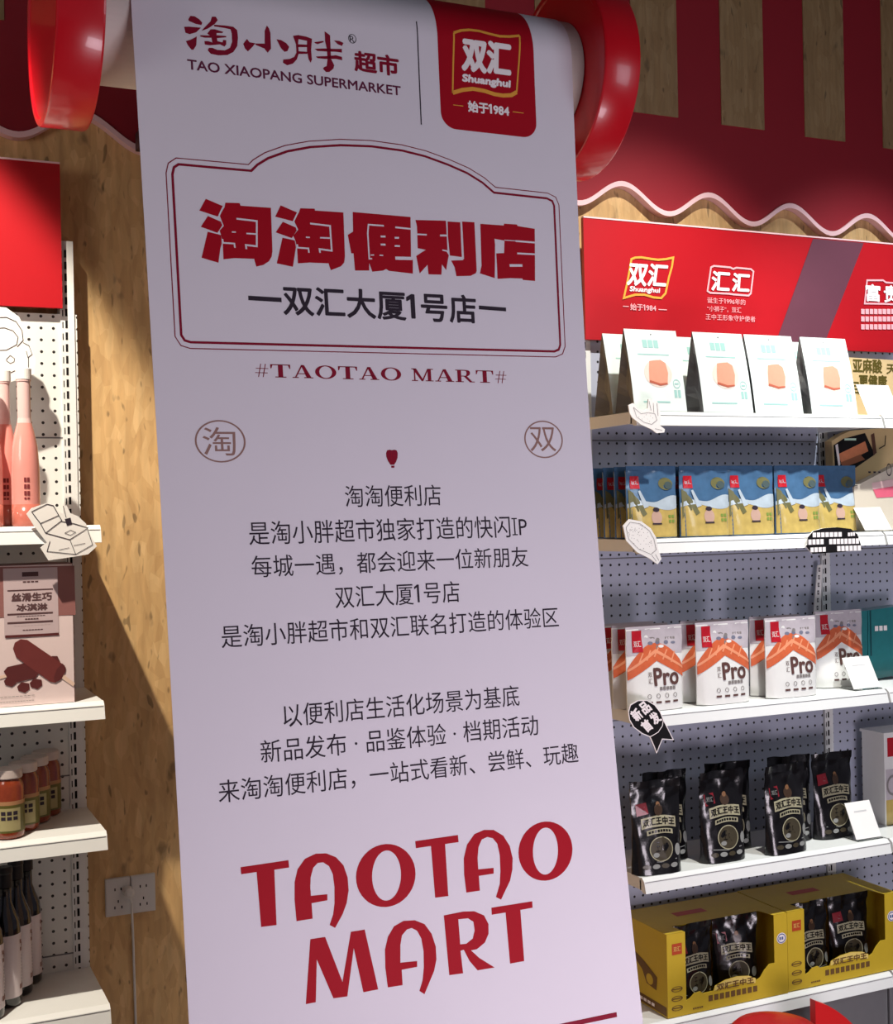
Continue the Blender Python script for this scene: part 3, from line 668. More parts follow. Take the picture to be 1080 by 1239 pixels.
for i in range(len(pts) - 1):
    p, q = Vector(pts[i]), Vector(pts[i + 1]); d = (q - p).normalized(); s1 = d.cross(Vector((0, 1, 0.01))).normalized() * .0028; s2 = d.cross(s1).normalized() * .0028
    vs = [p + s1 * math.cos(k * math.pi / 4) + s2 * math.sin(k * math.pi / 4) for k in range(8)] + [q + s1 * math.cos(k * math.pi / 4) + s2 * math.sin(k * math.pi / 4) for k in range(8)]
    b.add(vs, [(k, (k + 1) % 8, 8 + (k + 1) % 8, 8 + k) for k in range(8)])
b.build('power_cable', SOCK, so)


# ------------------------------------------------------------------ bag makers
def pouch_shape(w, h, d, mi=0, nu=14, nv=18, flat_top=0.14, wob=0.0, seed=0, shrink=0.0, lean=0.0):
    """stand-up pouch; returns builder and front mapping (u -w/2..w/2, v 0..h)"""
    rnd = random.Random(seed); ph = [rnd.uniform(0, 6.28) for _ in range(8)]
    def th(u, v):
        t = max(0.0, 1 - v / (h * (1 - flat_top))); base = d * (t ** 0.75) * (1 - abs(2 * u / w) ** 3.2) ** 0.6 if abs(2 * u / w) < 1 else 0
        return 0.0015 + base * 0.5
    def wb(u, v):
        if not wob: return 0.0
        x, z = u / w * 6.28, v / h * 6.28
        e = 0.25 + 0.4 * (v / h) + 0.9 * (v / h) ** 5
        return wob * e * (math.sin(2.1 * x + 1.3 * z + ph[0]) + 0.7 * math.sin(3.7 * z - 1.9 * x + ph[1]) + 0.5 * math.sin(5.3 * x + ph[2]) * math.sin(2.2 * z + ph[3]))
    def wx(v): return 1 - shrink * math.sin(min(1, v / h) * math.pi)
    def front(u, v, l=0.0): return Vector((u * wx(v), -th(u, v) - l + wb(u, v) + lean * v, v))
    def back(u, v, l=0.0): return Vector((u * wx(v), th(u, v) * 0.9 + wb(u, v) + lean * v, v))
    m = MB()
    for fn, rev in ((front, False), (back, True)):
        vs = [fn(-w / 2 + w * i / nu, h * j / nv) for j in range(nv + 1) for i in range(nu + 1)]
        fs = [(j * (nu + 1) + i, j * (nu + 1) + i + 1, (j + 1) * (nu + 1) + i + 1, (j + 1) * (nu + 1) + i) for j in range(nv) for i in range(nu)]
        m.add(vs, [tuple(reversed(f)) for f in fs] if rev else fs, mi)
    o0 = len(m.v)
    # close sides, top and bottom
    def strip(L1, L2): 
        n = len(L1); m.add(L1 + L2, [(i, i + 1, n + i + 1, n + i) for i in range(n - 1)], mi)
    js = [h * j / nv for j in range(nv + 1)]; us = [-w / 2 + w * i / nu for i in range(nu + 1)]
    strip([front(-w / 2, v) for v in js], [back(-w / 2, v) for v in js]); strip([front(w / 2, v) for v in js], [back(w / 2, v) for v in js])
    strip([front(u, 0) for u in us], [back(u, 0) for u in us]); strip([front(u, h) for u in us], [back(u, h) for u in us])
    return m, front, js


def blocks(m, u0, u1, v0, v1, n, fm, mi, lift, gap=0.25):
    w = (u1 - u0) / n
    for k in range(n): m.rect(u0 + w * k, u0 + w * (k + 1 - gap), v0, v1, fm, mi, lift)


# --- white wedge bags with grey gussets (top right shelf)
WBAG = mat('matte_white_bag', (210, 220, 216), 0.5, noise=0.02); GUSS = mat('grey_gusset', (104, 104, 104), 0.45, noise=0.12, scale=60)
HAM = mat('print_ham', (208, 146, 122), 0.6, noise=0.06, scale=120); HAMD = mat('print_ham_edge', (170, 92, 72), 0.6); TEALP = mat('print_pale_teal', (150, 190, 184), 0.6); PEACH = mat('print_peach_glow', (222, 200, 188), 0.6)
wW, wH, wD = 0.158, 0.213, 0.092
def wedge(loc, label):
    r = empty('snack_pouch', loc, label, 'snack bag', 'white wedge bags on the top right shelf')
    def fr(u, v, l=0.0): t = v / wH; k = 1 - 0.0 * t; return Vector((u * k, -wD / 2 + (wD / 2) * t * 0.98 - l - 0.004 * math.sin(math.pi * t), v))
    def bk(u, v, l=0.0): t = v / wH; return Vector((u, wD / 2 - (wD / 2) * t * 0.98, v))
    m = MB(); n_ = 12
    m.rect(-wW / 2, wW / 2, 0, wH, fr, 0, 0.0, 6, n_); m.rect(-wW / 2, wW / 2, 0, wH, bk, 0, 0.0, 6, n_)
    m.add([fr(-wW / 2, 0), fr(wW / 2, 0), bk(wW / 2, 0), bk(-wW / 2, 0)], [(0, 1, 2, 3)], 0); m.add([fr(-wW / 2, wH), fr(wW / 2, wH), bk(wW / 2, wH), bk(-wW / 2, wH)], [(0, 1, 2, 3)], 0)
    # printed slice of ham, glow and captions
    f = lambda u, v, l: fr(u, v, l)
    m.disc(0.004, 0.098, 0.042, 0.036, f, 4, 0.0006, 24)
    m.poly([(-.026, .074), (.006, .066), (.028, .070), (.034, .100), (.030, .126), (.016, .134), (-.018, .130), (-.022, .110)], f, 2, 0.0010)
    m.poly([(-.026, .074), (.006, .066), (.028, .070), (.029, .074), (.006, .072), (-.024, .080)], f, 3, 0.0014)
    blocks(m, -.03, .02, .165, .186, 3, f, 5, 0.0006, 0.15); m.rect(-.05, .045, .146, .149, f, 5, 0.0006)
    m.disc(.056, .072, .011, .012, f, 5, 0.0006, 20, hole=0.8); m.rect(.05, .062, .07, .074, f, 5, 0.0006)
    blocks(m, .046, .068, .036, .056, 2, f, 5, 0.0006); m.rect(-.05, .03, .022, .026, f, 5, 0.0006)
    m.disc(.0, wH - .012, .0022, .0022, f, 6, 0.0008, 10)
    m.build('bag_body', [WBAG, WBAG, HAM, HAMD, PEACH, TEALP, GREY], r)
    for sx_ in (-1, 1):
        g = MB(); u = sx_ * wW / 2; vs = []
        for j in range(n_ + 1):
            v = wH * j / n_; a_, c_ = fr(u, v), bk(u, v); md = (a_ + c_) / 2; md.x -= sx_ * 0.022 * (1 - v / wH) * (0.6 + 0.4 * math.sin(j * 1.1)); q1 = a_.lerp(md, .5); q1.x += sx_ * 0.003 * math.sin(j * .9)
            vs += [a_, q1, md, c_]
        g.add(vs, [(4 * j + k, 4 * j + k + 1, 4 * j + 5 + k, 4 * j + 4 + k) for j in range(n_) for k in range(3)])
        go = g.build('side_gusset', GUSS, r); go['label'] = 'dark grey folded side gusset'
    return r
zt = RT[0] + 0.0025
names_ = ['first', 'second', 'third', 'fourth']
px_w = [(768, 832), (855, 908), (916, 970), (984, 1036)]
proto = None
for i, (a_, c_) in enumerate(px_w):
    X = (at(a_, 507, -0.245)[0] + at(c_, 507, -0.245)[0]) / 2 if i else at(768, 507, -.245)[0] + wW / 2
    for k in range(3):
        Y = -0.245 + wD / 2 + k * 0.066
        if k == 2 and i > 0: continue
        if k == 2: Y = -0.062
        lb = f'{names_[i]} white snack bag from the banner, front row, top right shelf' if k == 0 else (f'white bag tucked directly behind the {names_[i]} front white bag on the top right shelf' if k == 1 else 'white snack bag at the back of the column nearest the banner on the top right shelf')
        loc = (X - k * 0.004, Y if k == 0 else -0.245 + wD / 2 + k * 0.0935 * 0.62 + 0.036, zt)
        if k == 1: loc = (X - 0.006, -0.245 + wD / 2 + 0.094, zt)
        if k == 2: loc = (X - 0.010, -0.245 + wD / 2 + 0.094, zt)
        if k == 2: continue
        if proto is None: proto = wedge(loc, lb)
        else: dup(proto, loc, lb)

# --- blue and yellow bags (second shelf)
BLU = mat('print_blue', (66, 100, 134), 0.2, noise=0.32, scale=34, coat=0.4); BYEL = mat('print_yellow_bag', (186, 162, 92), 0.22, noise=0.3, scale=40, coat=0.4)
BWHT = mat('print_white_gloss', (176, 190, 200), 0.2, noise=0.22, scale=45, coat=0.4); BOLI = mat('print_olive', (104, 102, 66), 0.3, noise=0.15, scale=60); BPNK = mat('print_rose', (188, 156, 140), 0.3, noise=0.1); REDTAB = mat('print_red_tab', (178, 26, 40), 0.3); BGRN = mat('print_green', (120, 142, 66), 0.3)
bW, bH, bD = 0.150, 0.172, 0.045
def blue_bag(loc, label):
    m, f, js = pouch_shape(bW, bH, bD, 0, wob=0.0011, seed=3)
    w2 = bW / 2
    m.rect(-w2 + .001, w2 - .001, .002, bH * .5, f, 1, 0.0005, 12, 8)
    def wav(lo, hi, mi, l, fn, n=14):
        vs = []
        for i in range(n + 1):
            u = -w2 + .001 + (bW - .002) * i / n; a1, a2 = fn(i / n)
            for j in range(4): vs.append(f(u, a1 + (a2 - a1) * j / 3, l))
        m.add(vs, [(4 * i + j, 4 * i + 4 + j, 4 * i + 5 + j, 4 * i + 1 + j) for i in range(n) for j in range(3)], mi)
    wav(0, 0, 2, 0.0010, lambda t: (bH * (.45 + .04 * math.sin(6 * t)), bH * (.51 + .10 * t + .03 * math.sin(9 * t))))
    m.poly([(-w2 + .004, .05), (-w2 + .03, .07), (-w2 + .018, .115), (-w2 + .004, .125)], f, 3, 0.0014)
    m.poly([(-w2 + .004, .125), (-w2 + .03, .10), (-w2 + .052, .062), (-w2 + .04, .055)], f, 3, 0.0015)
    m.disc(w2 - .034, .138, .022, .016, f, 3, 0.0014, 18); m.disc(w2 - .026, .134, .013, .010, f, 6, 0.0017, 14)
    m.disc(.004, .052, .016, .018, f, 4, 0.0014, 18); m.disc(.004, .072, .010, .006, f, 7, 0.0016, 12); m.rect(-.010, .018, .034, .038, f, 7, 0.0017)
    blocks(m, w2 - .034, w2 - .012, .05, .058, 2, f, 8, 0.0014); blocks(m, w2 - .034, w2 - .012, .038, .046, 2, f, 8, 0.0014)
    m.rect(-w2 + .010, -w2 + .036, bH - .046, bH - .014, f, 5, 0.0014, 2, 2); m.text('双汇', -w2 + .013, -w2 + .033, bH - .036, bH - .022, f, 2, 0.0018)
    m.poly([(-w2 + .03, .120), (-w2 + .036, .122), (-w2 + .058, .080), (-w2 + .044, .076)], f, 2, 0.0018)
    o = m.build('snack_pouch', [BLU, BYEL, BWHT, BOLI, BPNK, REDTAB, mat('print_dusk', (70, 84, 84), 0.3), INK, BGRN], loc=loc)
    for p in o.data.polygons: p.use_smooth = p.material_index in (0, 1, 2)
    t = MB(); t.rect(-w2, w2, bH - .004, bH + .012, lambda u, v, l: Vector((u, -.0012 - l, v)), 0, 0, 10, 2); t.rect(-w2, w2, bH - .004, bH + .012, lambda u, v, l: Vector((u, .0012, v)), 0, 0, 10, 2)
    t.build('top_seal', BLU, o)
    return tag(o, label, 'snack bag', 'blue and yellow bags on the second right shelf')
zt = RT[1] + 0.0025; proto = None
for i, (px, Yf, nb_) in enumerate(((776, -.235, 4), (829, -.235, 2), (886, -.235, 2), (944, -.235, 2), (991, -.20, 1))):
    X = at(px, 650, Yf)[0] + bW / 2
    if i == 0: X = at(824, 650, Yf)[0] - bW / 2
    for k in range(nb_):
        ordn = ['first', 'second', 'third', 'fourth', 'fifth'][i]
        lb = f'{ordn} blue and yellow bag from the banner, front row, second right shelf' if k == 0 else (f'blue and yellow bag right behind the {ordn} front one, second right shelf' if k == 1 else f'blue and yellow bag {"third" if k == 2 else "fourth"} from the front in the column beside the banner')
        loc = (X - 0.002 * k, Yf + bD * .5 + k * 0.0505, zt)
        if proto is None: proto = blue_bag(loc, lb)
        else: dup(proto, loc, lb, rotz=random.uniform(-.03, .03))

# --- white and orange bags (third shelf)
PGR = mat('print_lilac_grey', (188, 180, 186), 0.25, noise=0.1, scale=60, coat=0.4); POR = mat('print_orange', (206, 100, 62), 0.25, noise=0.18, scale=90, coat=0.4); PWH = mat('bag_white', (228, 228, 224), 0.3, noise=0.03, coat=0.3); PBR = mat('print_coffee', (92, 62, 58), 0.4); PTXT = mat('print_small_grey', (128, 122, 120), 0.5); PHI = mat('print_salmon', (230, 150, 112), 0.3)
pW, pH, pD = 0.168, 0.206, 0.05
def pro_bag(loc, label):
    m, f, js = pouch_shape(pW, pH, pD, 0, wob=0.0009, seed=11)
    w2 = pW / 2
    def band(fn, mi, l, n=16):
        vs = []
        for i in range(n + 1):
            u = -w2 + .001 + (pW - .002) * i / n; a1, a2 = fn(i / n)
            for j in range(5): vs.append(f(u, a1 + (a2 - a1) * j / 4, l))
        m.add(vs, [(5 * i + j, 5 * i + 5 + j, 5 * i + 6 + j, 5 * i + 1 + j) for i in range(n) for j in range(4)], mi)
    pk = lambda t: 1 - abs(2 * t - 1)
    band(lambda t: (pH * .68, pH * .985), 1, 0.0005)
    band(lambda t: (pH * (.38 + .22 * pk(t)), pH * (.52 + .30 * math.sin(math.pi * t) ** .8)), 2, 0.0009)
    band(lambda t: (pH * (.48 + .22 * pk(t)), pH * (.51 + .235 * pk(t))), 3, 0.0013)
    for k in range(5): m.line([(-w2 + .03 + .024 * k, .118 + .016 * (1 - abs(k - 2) / 2)), (-w2 + .045 + .024 * k, .145 + .012 * (1 - abs(k - 2) / 2))], .004, f, 3, 0.0015)
    m.text('Pro', -.012, .062, .062, .105, f, 4, 0.0014, bold=0.0016)
    m.text('双', -.030, -.018, .084, .096, f, 4, 0.0014); m.text('汇', -.030, -.018, .068, .080, f, 4, 0.0014)
    blocks(m, .002, .052, .050, .058, 5, f, 5, 0.0014, .2)
    for k in range(4):
        m.disc(-.030 + .026 * k, .036, .006, .006, f, 5, 0.0014, 12, hole=.75); m.rect(-.038 + .026 * k, -.022 + .026 * k, .018, .023, f, 4, 0.0014)
    m.rect(-w2 + .016, -w2 + .046, pH - .058, pH - .004, f, 6, 0.0014, 2, 4); m.text('双汇', -w2 + .02, -w2 + .042, pH - .045, pH - .03, f, 0, 0.0018)
    blocks(m, w2 - .052, w2 - .02, pH - .03, pH - .024, 4, f, 5, 0.0014)
    for k in range(9): m.disc(random.uniform(-.03, .06), pH - random.uniform(.02, .05), random.uniform(.003, .010), random.uniform(.003, .007), f, random.choice((0, 5, 7)), 0.0011 + k * 2e-5, 10)
    o = m.build('snack_pouch', [PWH, PGR, POR, PHI, PBR, PTXT, REDTAB, mat('print_slate', (110, 112, 130), 0.4)], loc=loc)
    for p in o.data.polygons: p.use_smooth = p.material_index in (0, 1, 2)
    t = MB(); t.rect(-w2, w2, pH - .003, pH + .006, lambda u, v, l: Vector((u, -.0014 - l, v)), 0, 0, 10, 1); t.rect(-w2, w2, pH - .003, pH + .006, lambda u, v, l: Vector((u, .0014, v)), 0, 0, 10, 1)
    t.build('top_seal', PGR, o)
    return tag(o, label, 'snack bag', 'white and orange bags on the third right shelf')
zt = RT[2] + 0.0025; proto = None
for i, (px, Yf, nb_) in enumerate(((757, -.25, 3), (842, -.25, 2), (927, -.25, 2), (988, -.165, 1))):
    X = at(px, 850, Yf)[0] + pW / 2 + .018
    for k in range(nb_):
        ordn = names_[i]
        lb = f'{ordn} white and orange bag from the banner, front row, third right shelf' if k == 0 else (f'white and orange bag standing behind the {ordn} front one, third right shelf' if k == 1 else 'white and orange bag deepest in the column beside the banner')
        loc = (X - 0.004 * k, Yf + pD * .5 + k * 0.058, zt)
        if proto is None: proto = pro_bag(loc, lb)
        else: dup(proto, loc, lb, rotz=random.uniform(-.03, .03))

# --- glossy black pouches (fourth shelf)
BLK = mat('black_foil', (14, 13, 15), 0.22, noise=0.1, coat=0.25, bump=0.12, bscale=45); CREAM = mat('print_cream', (160, 156, 128), 0.28, noise=0.1); OLV = mat('print_khaki', (64, 58, 44), 0.3, noise=0.35, scale=90); SILV = mat('print_silver', (140, 142, 138), 0.25, noise=0.1); TAN = mat('print_tan', (128, 92, 62), 0.35, noise=0.15)
kW, kH, kD = 0.140, 0.215, 0.055
def black_mesh(seed):
    m, f, js = pouch_shape(kW, kH, kD, 0, nu=18, nv=26, wob=0.0021, seed=seed, shrink=0.04)
    w2 = kW / 2
    def arc(u0, u1, v0, v1, sag, mi, l, n=10):
        vs = []
        for i in range(n + 1):
            t = i / n; u = u0 + (u1 - u0) * t; s_ = sag * (1 - (2 * t - 1) ** 2)
            vs += [f(u, v0 + s_, l), f(u, v1 + s_, l)]
        m.add(vs, [(2 * i, 2 * i + 2, 2 * i + 3, 2 * i + 1) for i in range(n)], mi)
    fa = lambda sag, u0, u1: (lambda u, v, l: f(u, v + sag * (1 - (2 * (u - u0) / (u1 - u0) - 1) ** 2), l))
    arc(-.048, .052, .112, .139, .006, 1, 0.0012); m.text('双汇王中王', -.044, .048, .117, .135, fa(.006, -.048, .052), 0, 0.0020, bold=0.0006)
    arc(-.034, .042, .096, .108, .005, 1, 0.0012); blocks(m, -.03, .038, .0995, .1055, 8, fa(.005, -.034, .042), 0, 0.0018)
    m.disc(.004, .062, .034, .031, f, 2, 0.0012, 28); m.disc(.004, .062, .034, .031, f, 1, 0.0016, 28, hole=.92)
    m.text('王', -.012, .000, .056, .080, f, 0, 0.0018); m.text('中', .006, .018, .052, .076, f, 0, 0.0018); m.disc(-.012, .048, .009, .006, f, 3, 0.0019, 12)
    m.disc(w2 - .016, .056, .009, .015, f, 3, 0.0012, 18)
    m.line([(-.045, .034), (.0, .030), (.048, .034)], .002, f, 3, 0.0012)
    for k in range(4): m.disc(-.040 + .026 * k, .020, .011, .006, f, 3 if k % 2 else 2, 0.0012, 14)
    m.disc(.004, .158, .013, .015, f, 4, 0.0012, 16); m.disc(.004, .172, .006, .007, f, 5, 0.0014, 12)
    m.poly([(-w2 + .012, kH - .070), (-w2 + .044, kH - .064), (-w2 + .040, kH - .036), (-w2 + .010, kH - .040)], f, 6, 0.0014)
    m.text('双汇', -w2 + .015, -w2 + .036, kH - .058, kH - .046, f, 3, 0.0020)
    return m, f
def black_bag(loc, label, seed, cat='snack bag', group='black foil pouches on the fourth right shelf'):
    m, f = black_mesh(seed)
    o = m.build('foil_pouch', [BLK, CREAM, OLV, SILV, mat('print_dark_brown', (62, 46, 34), 0.3), TAN, mat('print_wine', (126, 30, 40), 0.3)], loc=loc)
    for p in o.data.polygons: p.use_smooth = p.material_index == 0
    t = MB(); w2 = kW / 2; rn = random.Random(seed)
    def ft(u, v, l): return f(max(-w2, min(w2, u)), kH, 0) + Vector((0, -.001 - l + .004 * math.sin(u * 70 + seed) * (v - kH) / .016, v - kH))
    t.rect(-w2, w2, kH - .002, kH + .018, ft, 0, 0, 16, 4); t.rect(-w2, w2, kH - .002, kH + .018, lambda u, v, l: ft(u, v, -.0025), 0, 0, 16, 4)
    t.build('top_seal', BLK, o)
    return tag(o, label, cat, group)
zt = RT[3] + 0.0025
blp = [black_bag((0, 0, 0), 'x', s_) for s_ in (1, 5, 9)]
used = 0
for i, (px, py, Yf, nb_) in enumerate(((765, 1056, -.250, 2), (847, 1043, -.235, 2), (925, 1030, -.25, 2), (985, 1014, -.185, 1))):
    X = at(px, py, Yf)[0] + kW / 2 + .019
    for k in range(nb_):
        ordn = names_[i]
        lb = f'{ordn} glossy black pouch from the banner, front row, fourth right shelf' if k == 0 else f'glossy black pouch standing behind the {ordn} front pouch, fourth right shelf'
        loc = (X + 0.085 * k, Yf + kD * .5 + k * 0.085, zt)
        if used < 3: o = blp[used]; o.location = loc; o['label'] = lb; used += 1
        else: o = dup(blp[(i + 2 * k) % 3], loc, lb)
        o.rotation_euler[2] = (-.10, .06, .0, -.05, .08, -.04, .03)[(2 * i + k) % 7]

# --- yellow display boxes with pouches inside (bottom shelf)
YB = mat('yellow_carton', (196, 166, 40), 0.5, noise=0.05); YBD = mat('carton_brown', (104, 74, 34), 0.6); YRD = mat('carton_red', (178, 66, 30), 0.5); BLUEP = mat('print_seal_blue', (196, 206, 222), 0.5)
xW, xH, xD = 0.352, 0.212, 0.215
def carton(loc, label):
    r = empty('display_carton', loc, label, 'display box', 'yellow display cartons on the bottom right shelf')
    # front panel with window running over the top edge
    prof = [(0, 0), (xW, 0), (xW, xH), (.312, xH), (.312, .086), (.296, .086), (.280, .072), (.268, .056), (.256, .050), (.255, .056), (.235, .066), (.20, .071), (.165, .068), (.135, .058), (.130, .046), (.10, .046), (.092, .052), (.075, .050), (.062, .040), (.052, .036), (.052, xH), (0, xH)]
    b = MB(); b.plate(prof, 0.0, 0.002)
    fm = lambda u, v, l: Vector((u, -l, v))
    # caption badge
    b.poly([(.132, .046), (.133, .058), (.165, .068), (.2, .071), (.235, .066), (.254, .056), (.253, .044), (.2, .056), (.16, .052)], fm, 4, .0006)
    b.text('双汇王中王', .140, .248, .046, .062, fm, 1, .001, bold=.0008)
    blocks(b, .115, .262, .022, .037, 9, fm, 1, .0006, .25); blocks(b, .07, .10, .010, .014, 5, fm, 1, .0006)
    for k in range(3): b.disc(.026, .070 - .024 * k, .016, .007, fm, 1, .0006, 18, hole=.8); b.rect(.014, .038, .069 - .024 * k, .0715 - .024 * k, fm, 1, .0006)
    b.rect(.014, .042, .158, .186, fm, 2, .0006); b.text('双汇', .018, .038, .166, .178, fm, 4, .001)
    b.disc(.334, .148, .0145, .0145, fm, 3, .0006, 20); b.disc(.334, .148, .0125, .0125, fm, 5, .0010, 20, hole=.8); blocks(b, .327, .341, .144, .152, 2, fm, 5, .0010)
    b.build('front_panel', [YB, YBD, YRD, PRWHITE, mat('carton_cream', (226, 200, 110), 0.5), mat('seal_ink', (86, 104, 150), 0.5)], r)
    b = MB()
    b.add([(0, 0, xH), (.052, 0, xH), (.046, .05, xH), (.300, .05, xH), (.312, 0, xH), (xW, 0, xH), (xW, xD, xH), (0, xD, xH)], [tuple(t) for t in tessellate_polygon([[Vector(p) for p in ((0, 0, 0), (.052, 0, 0), (.046, .05, 0), (.300, .05, 0), (.312, 0, 0), (xW, 0, 0), (xW, xD, 0), (0, xD, 0))]])], 0)
    b.rect(.10, .19, .09, .12, lambda u, v, l: Vector((u, v + .02, xH + .0006)), 1); b.build('lid', [YB, YRD], r)
    for sx_, nm in ((0, 'side_panel'), (xW - .002, 'side_panel')):
        b = MB(); b.box(sx_, sx_ + .002, .002, xD, 0, xH - .0005, 0)
        if sx_ == 0:
            fs_ = lambda u, v, l: Vector((-l, xD - u, v))
            b.rect(.01, xD - .005, .003, .026, fs_, 1, .0006); blocks(b, .05, .16, .010, .018, 6, fs_, 3, .001)
            b.poly([(.06, .13), (.11, .115), (.17, .09), (.165, .055), (.12, .06), (.10, .09), (.065, .11)], fs_, 1, .0006); b.disc(.135, .075, .016, .014, fs_, 0, .001, 16)
        b.build(nm, [YB, YBD, YRD, PRWHITE], r)
    b = MB(); b.box(.002, xW - .002, xD - .002, xD, 0, xH - .0005); b.build('back_panel', YB, r)
    b = MB(); b.box(.002, xW - .002, .002, xD - .002, 0, .002); b.build('bottom_panel', YB, r)
    return r
zt = RT[4] + 0.0025
c1 = carton((at(808, 1229, -.25)[0], -0.25, zt), 'yellow display carton of black pouches beside the banner on the bottom right shelf')
X1_ = c1.location[0]
c1.scale = (1.08, 1, 1); xS = xW * 1.08
c2 = dup(c1, (X1_ + xS + .005, -0.245, zt), 'yellow display carton nearer the right edge on the bottom right shelf')
for j, (X, Y, rz, par, side) in enumerate(((X1_ + .118, -.190, .10, 'beside the banner', 'left'), (X1_ + .268, -.170, -.22, 'beside the banner', 'right'), (X1_ + xS + .125, -.185, .06, 'nearer the right edge', 'left'), (X1_ + xS + .272, -.175, -.10, 'nearer the right edge', 'right'))):
    o = dup(blp[(0, 2, 1, 0)[j]], (X, Y, zt + .003), f'{side} black pouch showing in the window of the yellow carton {par}', 'black pouches inside the yellow cartons', rotz=rz)
    o.scale = (.92, .92, .88)


# ------------------------------------------------------------------ cut-out shelf talkers (doodles)
def talker(name, outline, Y, label, inks=(), fill=CARD, thick=0.004, inkm=INK, texts=(), border=None, extra=None, blk=()):
    pts = [at(*p, Y) for p in outline]; cx = sum(p[0] for p in pts) / len(pts); cz = sum(p[1] for p in pts) / len(pts)
    loc = lambda p: (lambda q: (q[0] - cx, q[1] - cz))(at(*p, Y))
    b = MB(); b.plate([(p[0] - cx, p[1] - cz) for p in pts], 0.0, thick, 0, 2)
    if border: b.line([(p[0] - cx, p[1] - cz) for p in pts], border, ident, 1, .0006, closed=True)
    for w, poly in inks: b.line([loc(p) for p in poly], w, ident, 1, .0008)
    for p, r in blk: q = loc(p); b.disc(q[0], q[1], r, r, ident, 1, .0008, 8)
    if extra: extra(b, loc)
    o = b.build(name, [fill, inkm, CARD], loc=(cx, Y, cz))
    return tag(o, label, 'shelf talker', 'cut-out doodle cards on the shelf fronts')
YT = -DF - 0.016
s = lambda ox, oy, k: (lambda *pts: [(ox + p[0] / k, oy + p[1] / k) for p in pts])
a1 = s(740, 380, 7.714)
talker('doodle_card', a1((155, 850), (200, 830), (240, 880), (300, 905), (335, 880), (340, 795), (362, 790), (380, 815), (415, 800), (445, 860), (460, 980), (450, 1040), (495, 1075), (490, 1105), (420, 1112), (370, 1075), (270, 1030), (190, 965), (165, 920)), YT,
       'small white doodle cutout with finger-like strokes on the top right shelf edge',
       [(.0008, a1((200, 870), (230, 960), (300, 1010), (370, 1030), (420, 990), (400, 930), (340, 920), (270, 930), (200, 870))), (.0008, a1((345, 810), (365, 900))), (.0008, a1((385, 830), (390, 920))), (.0008, a1((420, 830), (430, 950))), (.0008, a1((400, 1070), (470, 1085)))],
       blk=[(q, .0007) for q in a1((250, 960), (280, 980), (300, 960), (330, 980), (350, 1000), (380, 970), (320, 940), (360, 950))])
a2 = s(700, 530, 5.4)
rn = random.Random(4)
talker('doodle_card', a2((330, 530), (410, 545), (470, 590), (505, 650), (520, 730), (540, 790), (515, 825), (460, 785), (380, 745), (310, 670), (290, 575)), YT,
       'small white dotted leaf-shaped doodle cutout on the second right shelf edge',
       [(.0009, a2((335, 550), (400, 560), (460, 605), (490, 660), (505, 730), (470, 760), (390, 725), (325, 660), (308, 585), (335, 550))), (.0009, a2((475, 765), (505, 805))), (.0009, a2((500, 760), (522, 800)))],
       blk=[((700 + (400 + dx * .8 + dy * .5) / 5.4, 530 + (650 - dx * .3 + dy) / 5.4), .0008) for dx, dy in [(rn.uniform(-70, 70), rn.uniform(-75, 75)) for _ in range(55)]])
a3 = s(720, 730, 6.0)
def badge_text(b, loc):
    for ch, (cx, cy) in (('新', (298, 808)), ('品', (360, 757)), ('首', (372, 888)), ('发', (432, 832))):
        o_ = loc((720 + cx / 6, 730 + cy / 6)); e1 = loc((720 + (cx + 24) / 6, 730 + (cy - 19) / 6)); e2 = loc((720 + (cx - 27) / 6, 730 + (cy - 32) / 6))
        eu = (e1[0] - o_[0], e1[1] - o_[1]); ev = (e2[0] - o_[0], e2[1] - o_[1])
        b.text(ch, -1, 1, -1, 1, lambda u, v, l: Vector((o_[0] + eu[0] * u + ev[0] * v, -l, o_[1] + eu[1] * u + ev[1] * v)), 1, .001, bold=.10)
talker('award_badge', a3((240, 790), (255, 738), (310, 706), (375, 705), (430, 738), (470, 790), (492, 845), (525, 910), (565, 990), (485, 985), (462, 1040), (445, 1086), (425, 1035), (396, 968), (340, 945), (280, 900), (248, 845)), YT,
       'black rosette badge with white outline and white characters on the third right shelf edge', fill=BLACK, inkm=PRWHITE, border=.0022, inks=[(.002, a3((492, 845), (485, 890), (455, 935), (410, 962), (396, 968)))], extra=badge_text)
a4 = s(980, 530, 7.74)
def blk_lines(b, loc):
    for x0, x1, y0, y1, n_, sk in ((20, 300, 885, 930, 7, ()), (350, 420, 885, 920, 3, ()), (-20, 130, 950, 1000, 4, ()), (175, 460, 945, 995, 8, ()), (0, 150, 1025, 1070, 4, ()), (250, 480, 1010, 1060, 6, ())):
        w = (x1 - x0) / n_
        for k in range(n_):
            q0 = loc((980 + (x0 + w * k) / 7.74, 530 + (y1 - 6 * k / n_) / 7.74)); q1 = loc((980 + (x0 + w * (k + .78)) / 7.74, 530 + (y0 - 6 * k / n_) / 7.74))
            b.rect(q0[0], q1[0], q0[1], q1[1], ident, 1, .001)
talker('slogan_card', a4((-30, 1000), (-25, 930), (30, 870), (120, 845), (250, 835), (380, 850), (440, 900), (488, 1040), (300, 1068), (20, 1085), (-45, 1010)), YT,
       'black slogan card with three lines of white writing on the second right shelf edge', fill=BLACK, inkm=PRWHITE, extra=blk_lines)
a5 = s(900, 660, 5.633)
